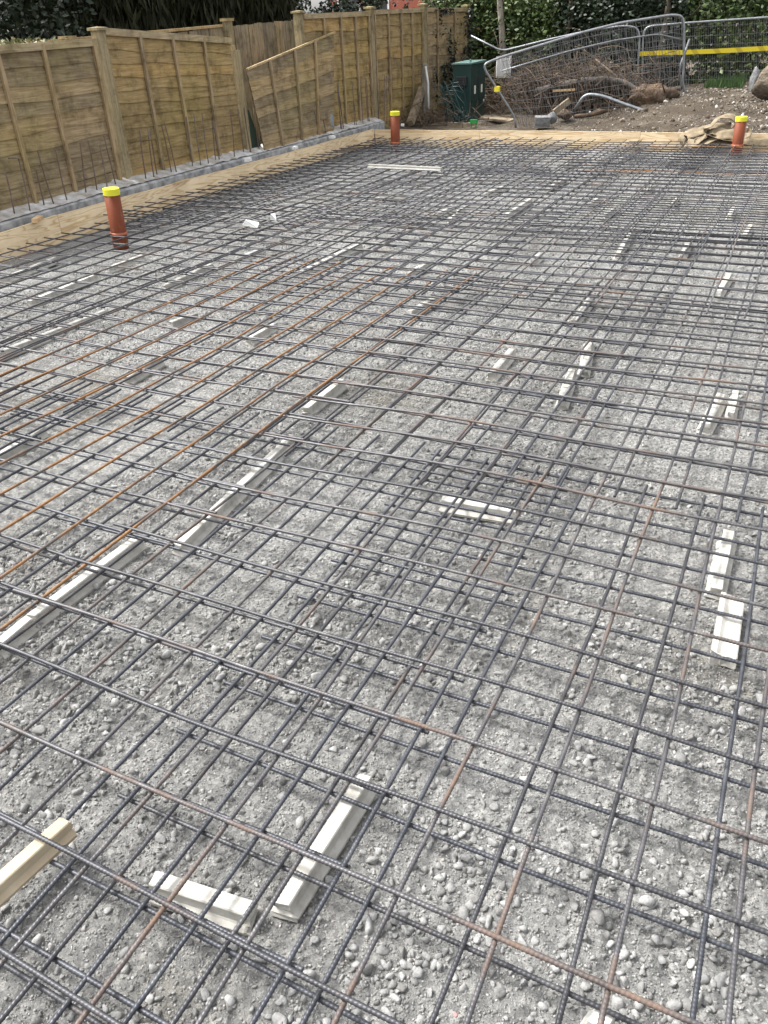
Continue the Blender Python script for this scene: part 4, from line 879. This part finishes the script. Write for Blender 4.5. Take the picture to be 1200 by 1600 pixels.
# strip of grass at the hedge foot
def gfn(n):
    x = rng.uniform(-1.35, -0.75, n); y = rng.uniform(14.1, 14.8, n); return np.stack([x, y, site_h(x, y) + .03 + .05 * rng.random(n)], -1)
C = gfn(1500); a = rng.normal(size=(len(C), 3)) * .25; a[:, 2] = 1; w = rng.normal(size=(len(C), 3)); w[:, 2] = 0; w /= np.linalg.norm(w, axis=1)[:, None]
h = rng.uniform(.02, .07, len(C))[:, None]
V = np.stack([C - w * .006 - (0, 0, .06), C + w * .006 - (0, 0, .06), C + a * h], 1).reshape(-1, 3); Fg = np.arange(len(V)).reshape(-1, 3)
tag(np_mesh('grass', V, Fg, 'grass_blade', np.repeat(rng.random(len(C)), 3), smooth=False), 'strip of green grass under the hedge on the right', 'grass', kind='stuff')

# ------------------------------------------------------------------ canvas strap heap
def ribbon(mb, pts, w, th=0.006, tw=None):
    P = np.array(pts, float); n = len(P)
    s = np.r_[0, np.cumsum(np.linalg.norm(np.diff(P, axis=0), axis=1))]; s /= s[-1]; m = 40; u = np.linspace(0, 1, m)
    Q = np.stack([np.interp(u, s, P[:, i]) for i in range(3)], -1)
    for _ in range(2): Q[1:-1] = (Q[:-2] + 2 * Q[1:-1] + Q[2:]) / 4
    T = np.gradient(Q, axis=0); T /= np.linalg.norm(T, axis=1)[:, None] + 1e-9
    ang = np.interp(u, np.linspace(0, 1, len(tw)), tw) if tw is not None else np.zeros(m)
    W0 = np.array([0.15, 1.0, 0.1]); W = W0[None] - (T @ W0)[:, None] * T; W /= np.linalg.norm(W, axis=1)[:, None] + 1e-9; Bn = np.cross(T, W)
    Wd = W * np.cos(ang)[:, None] + Bn * np.sin(ang)[:, None]; Nn = np.cross(T, Wd)
    cols = 5; V = []
    for side in (1, -1):
        for j in range(cols):
            f = (j / (cols - 1) - .5) * 2; V.append(Q + Wd * f * w / 2 + Nn * (side * th / 2 + 0.012 * (f * f) * 0.6 + 0.004 * np.sin(u * 30 + j)[:, None]))
    V = np.stack(V, 1).reshape(-1, 3); k = 2 * cols; ring = list(range(cols)) + list(range(2 * cols - 1, cols - 1, -1)); Fc = []
    for i in range(m - 1):
        for j in range(k): a, b = ring[j], ring[(j + 1) % k]; Fc.append((i * k + a, i * k + b, (i + 1) * k + b, (i + 1) * k + a))
    Fc += [tuple(ring)[::-1], tuple((m - 1) * k + q for q in ring)]
    mb.add(V, Fc)
h = lambda x, y, d: aty(x, y, d)
mb = MB()
ribbon(mb, [h(1180, 226, 9.85), h(1150, 222, 9.9), h(1120, 218, 9.9), h(1098, 206, 9.95), h(1112, 196, 10.0), h(1122, 186, 10.1), h(1138, 183, 10.2), h(1150, 187, 10.3), h(1148, 198, 10.35), h(1130, 203, 10.3)], 0.16, tw=[.2, .3, .5, .3, .2, 0, 0, .2])
ribbon(mb, [h(1070, 224, 9.95), h(1066, 216, 10.0), h(1078, 210, 10.05), h(1100, 204, 10.1), h(1120, 199, 10.15), h(1142, 200, 10.2)], 0.15, tw=[1.0, .7, .6, .5, .4, .6])
ribbon(mb, [h(1072, 225, 9.9), h(1085, 226, 9.85), h(1096, 218, 9.9), h(1112, 206, 9.95), h(1128, 208, 9.98), h(1140, 214, 9.95)], 0.14, tw=[.8, .5, .2, .3, .6, .6])
ribbon(mb, [h(1070, 222, 10.02), h(1088, 212, 10.05), h(1108, 210, 10.02), h(1122, 216, 9.95), h(1136, 224, 9.88), h(1152, 228, 9.85)], 0.13, tw=[.3, .6, .9, .6, .3, .1])
ribbon(mb, [h(1085, 228, 9.82), h(1105, 222, 9.86), h(1124, 212, 9.9), h(1140, 210, 9.92), h(1158, 214, 9.95), h(1170, 208, 10.05), h(1166, 198, 10.15)], 0.13, tw=[.2, .4, .7, .9, .6, .4])
ribbon(mb, [h(1160, 226, 9.8), h(1180, 225, 9.8), h(1198, 225, 9.82), h(1215, 226, 9.85)], 0.13, tw=[.9, 1.1, 1.1, 1.0])
tag(mb.obj('canvas_strap', 'canvas_tan', smooth=True, origin=h(1110, 226, 9.95)), 'heap of tan canvas strap folded in loops over the far board', 'strap')

# ------------------------------------------------------------------ hedge, trees, house
def limb(mb, p, d, L, r, depth, tips):
    pts = [p]; q = np.array(p, float); dd = np.array(d, float)
    for k in range(5):
        dd = dd + rng.normal(size=3) * .13; dd /= np.linalg.norm(dd); q = q + dd * L / 5; pts.append(q.copy())
    mb.tube(pts, np.linspace(r, r * .6, 6), 7, False); tips.append(q)
    if depth:
        for k in range(2 + (depth > 1)):
            i = rng.integers(2, 6); e = dd + rng.normal(size=3) * .6; e[2] = abs(e[2]) * .6 + .2; e /= np.linalg.norm(e); limb(mb, pts[i], e, L * .65, r * .55, depth - 1, tips)
def tree(x, y, h_, label, leafmat, bark, rx=1.2, ry=0.8, n=9000, leaf=0.075, gap=0.42, stems=1, zlo=0.25, trunk_r=0.07, seed=1, cat='tree', conif=False):
    z0 = float(site_h(np.array([x]), np.array([y]))[0]); t = thing('tree', (x, y, z0), label, cat, None)
    mb = MB(); tips = []
    for s in range(stems):
        limb(mb, np.array([x + rng.normal() * .15 * (stems > 1), y + rng.normal() * .1 * (stems > 1), z0 - .05]), np.array([rng.normal() * .12, rng.normal() * .1, 1.0]), h_ * (.5 if conif or 'evergreen' in label else .62), trunk_r * (.5 if conif else 1), 1 if conif or 'evergreen' in label else 2, tips)
    mb.obj('trunk', bark, t, smooth=True)
    def fn(n):
        p = rng.uniform(-1, 1, size=(int(n * 2.6), 3)); rr = np.linalg.norm(p, axis=1); p = p[rr < 1]
        P = np.stack([x + p[:, 0] * rx, y + p[:, 1] * ry, z0 + zlo + (p[:, 2] * .5 + .5) * (h_ - zlo)], -1)
        k = (vnoise(P[:, 0] * 2.6 + P[:, 1] * 1.3 + seed, P[:, 2] * 2.6 + P[:, 1] * 0.9, seed) * .65 + vnoise(P[:, 0] * 7 + P[:, 1] * 3, P[:, 2] * 7 + seed, seed + 3) * .35) > gap
        return P[k][:n]
    def tone(C): 
        a = vnoise(C[:, 0] * 3 + C[:, 1], C[:, 2] * 3, seed + 9) * .5 + rng.random(len(C)) * .5; return np.clip(a, 0, 1)
    V, Fa, T = leaves(n, fn, leaf, tone)
    if conif:
        C = (V.reshape(-1, 4, 3)).mean(1); dn = rng.normal(size=C.shape) * .25; dn[:, 2] -= 1; dn /= np.linalg.norm(dn, axis=1)[:, None]; sd = rng.normal(size=C.shape); sd -= (sd * dn).sum(1)[:, None] * dn; sd /= np.linalg.norm(sd, axis=1)[:, None]
        s = leaf * rng.uniform(.8, 1.7, len(C))[:, None]; V = np.stack([C - dn * s, C + sd * s * .16, C + dn * s, C - sd * s * .16], 1).reshape(-1, 3)
    o = np_mesh('crown', V, Fa, leafmat, T, smooth=False, parent=t)
    return t
# right-hand hedgerow beyond the site fence
tree(-6.15, 15.9, 3.4, 'leafy green shrub tree right behind the end of the fence', 'leaf_mid', 'bark_pale', 1.0, .8, 8000, gap=.42, stems=2, seed=41, zlo=.15)
tree(-5.0, 16.3, 3.6, 'dense green hedge tree with pale double stem behind the cabinet', 'leaf_mid', 'bark_pale', 1.2, .8, 9000, gap=.40, stems=2, seed=42, trunk_r=.09)
tree(-3.7, 16.5, 3.6, 'dark hedge tree straight behind the kinked fence tube', 'leaf_mid', 'bark', 1.2, .8, 9500, gap=.36, stems=2, seed=43)
tree(-2.5, 16.6, 3.7, 'hedge tree with brown leaning stem behind the root heap', 'leaf_mid', 'bark', 1.2, .8, 9000, gap=.38, stems=2, seed=44)
tree(-1.3, 16.4, 3.6, 'hedge tree with white sky gaps above the yellow tape', 'leaf_mid', 'bark', 1.1, .7, 8200, gap=.42, stems=1, seed=45)
tree(-0.1, 16.2, 3.4, 'broad hedge tree behind the boulder at the right edge', 'leaf_mid', 'bark', 1.2, .8, 9000, gap=.40, stems=2, seed=46)
for k, (x0, x1, lab) in enumerate(((-6.9, -4.2, 'dark low hedge growth behind the cabinet and sign sheet'), (-4.2, -1.9, 'dark low hedge growth behind the root heap'), (-1.9, 1.6, 'dark low hedge growth under the yellow tape'))):
    def fn(n):
        x = rng.uniform(x0, x1, n); y = 15.6 + rng.normal(size=n) * .4; z = .2 + 1.75 * rng.random(n) ** 1.2; return np.stack([x, y, z], -1)[vnoise(x * 4, z * 4, 60 + k) > .12]
    V, Fa, T = leaves(20000, fn, .07, lambda C: np.clip(vnoise(C[:, 0] * 4, C[:, 2] * 4, 5) * .6 + rng.random(len(C)) * .4, 0, 1)); tag(np_mesh('hedge', V, Fa, 'leaf_mid' if k != 1 else 'leaf_dark', T, smooth=False), lab, 'hedge')
for k, (px, py0, py1, r, d, mat, lab) in enumerate([(789, 0, 185, .075, 14.9, 'bark_pale', 'pale ivy-free trunk standing behind the white sheet'), (885, -10, 120, .05, 15.2, 'bark', 'brown slanting trunk above the root heap'), (1026, -10, 160, .06, 15.0, 'bark', 'brown leaning trunk behind the upright site fence')]):
    mb = MB(); b = aty(px + (-8 if k == 2 else 2), py1, d); e = aty(px + (22 if k == 2 else -6 if k == 0 else 6), py0, d); pts = [b + (e - b) * u + rng.normal(size=3) * .02 for u in np.linspace(-.1, 1.6, 9)]
    mb.tube(pts, np.linspace(r, r * .55, 9), 9); tt = thing('bare_tree', b, lab, 'tree'); mb.obj('trunk', mat, tt, smooth=True)
    mb = MB(); mb.tube([pts[5], pts[5] + (.15, 0, .4), pts[5] + (.2, 0, 1.0)], [r * .5, r * .4, r * .3], 7); mb.obj('limb', mat, tt, smooth=True)
# left: dark trees beyond the fence
tree(-9.2, 7.0, 3.6, 'glossy near-black evergreen beyond the nearest fence panel', 'leaf_dark', 'bark', 1.1, 1.2, 9000, .075, .30, 1, .2, seed=51)
tree(-9.6, 8.9, 3.9, 'dark conifer with drooping sprays beyond the tall post', 'leaf_conifer', 'bark', 1.2, 1.3, 12000, .11, .28, 1, .2, seed=52, conif=True)
tree(-9.8, 10.9, 4.0, 'dark conifer behind the vertical board fence', 'leaf_conifer', 'bark', 1.2, 1.3, 12000, .11, .28, 1, .2, seed=53, conif=True)
tree(-10.0, 13.2, 3.8, 'dark conifer behind the dislodged panel', 'leaf_conifer', 'bark', 1.2, 1.3, 12000, .11, .28, 1, .2, seed=54, conif=True)
tree(-10.1, 15.9, 3.4, 'dark evergreen thinning to white sky left of the brick house', 'leaf_dark', 'bark', 1.2, 1.2, 7000, .09, .40, 1, .2, seed=55)
tree(-9.6, 18.6, 3.3, 'dark evergreen in front of the brick house gable', 'leaf_dark', 'bark', .9, .9, 5000, .09, .44, 1, .15, seed=57)
tree(-9.3, 5.0, 3.6, 'glossy near-black evergreen at the far left picture edge', 'leaf_dark', 'bark', 1.1, 1.2, 9000, .075, .30, 1, .2, seed=56)
def fnp(n):
    y = rng.uniform(4.0, 5.1, n); x = -6.6 + rng.normal(size=n) * .2; z = 1.25 + .32 * rng.random(n) ** 1.3; return np.stack([x, y, z], -1)
V, Fa, T = leaves(1500, fnp, .05); sh = thing('shrub', (-6.6, 4.5, .1), 'pale variegated shrub peeping over the nearest fence panel', 'shrub')
np_mesh('foliage', V, Fa, 'leaf_pale', T, smooth=False, parent=sh)
mb = MB()
for k in range(9): mb.tube([(-6.6 + rng.normal() * .1, 4.1 + k * .11, .1), (-6.6 + rng.normal() * .1, 4.1 + k * .11, .9), (-6.6 + rng.normal() * .15, 4.12 + k * .11 + rng.normal() * .08, 1.55 + .1 * rng.random())], [.012, .009, .004], 5)
mb.obj('stem', 'twig_pale', sh)
# brick house
hx0, hx1, hy0, hy1 = -15.6, -10.4, 27, 33
ht = thing('brick_house', (hx0, hy0, 0), 'red brick house glimpsed over the far fence between the trees', 'house')
mb = MB(); mb.box((hx0, hy0, 0), (hx1, hy1, 4.6)); mb.obj('wall', 'brick_red', ht)
mb = MB(); mb.add([(hx0 - .3, hy0 - .3, 4.6), (hx1 + .3, hy0 - .3, 4.6), (hx1 + .3, hy1 + .3, 4.6), (hx0 - .3, hy1 + .3, 4.6), (hx0 - .3, (hy0 + hy1) / 2, 6.8), (hx1 + .3, (hy0 + hy1) / 2, 6.8)], [(0, 1, 5, 4), (2, 3, 4, 5), (1, 2, 5), (3, 0, 4), (3, 2, 1, 0)]); mb.obj('roof', 'roof_tile', ht)
for wx in (-15.3, -14.2): mb = MB(); mb.box((wx, hy0 - .03, 1.4), (wx + .9, hy0 - .001, 2.6)); w_ = mb.obj('window', 'white_plastic', ht); mb = MB(); mb.box((wx + .07, hy0 - .04, 1.47), (wx + .83, hy0 - .029, 2.53)); mb.obj('pane', 'black_plastic', w_)

# ------------------------------------------------------------------ light
W = bpy.data.worlds.new('World'); S.world = W; W.use_nodes = True; nt = W.node_tree
bg = nt.nodes['Background']; sky = nt.nodes.new('ShaderNodeTexSky'); sky.sky_type = 'NISHITA'; sky.sun_disc = False
EL, AZ = math.radians(56), math.radians(-98)            # sun high on the left
sky.sun_elevation = EL; sky.sun_rotation = AZ; sky.air_density = 1.0; sky.dust_density = 4.0; sky.ozone_density = 0.6
hs = nt.nodes.new('ShaderNodeHueSaturation'); hs.inputs['Saturation'].default_value = 0.15
nt.links.new(sky.outputs[0], hs.inputs['Color']); nt.links.new(hs.outputs[0], bg.inputs[0]); bg.inputs[1].default_value = 0.14
sd = bpy.data.lights.new('sun', 'SUN'); so = bpy.data.objects.new('sun', sd); COL.objects.link(so)
sd.energy = 1.5; sd.angle = math.radians(10); sd.color = (1.0, 0.98, 0.945)
dirv = Vector((math.sin(AZ) * math.cos(EL), math.cos(AZ) * math.cos(EL), math.sin(EL)))
so.rotation_euler = dirv.to_track_quat('Z', 'Y').to_euler()
S.view_settings.view_transform = 'Standard'; S.view_settings.look = 'None'; S.view_settings.gamma = 1; S.view_settings.exposure = 1.68
S.render.engine = 'CYCLES'
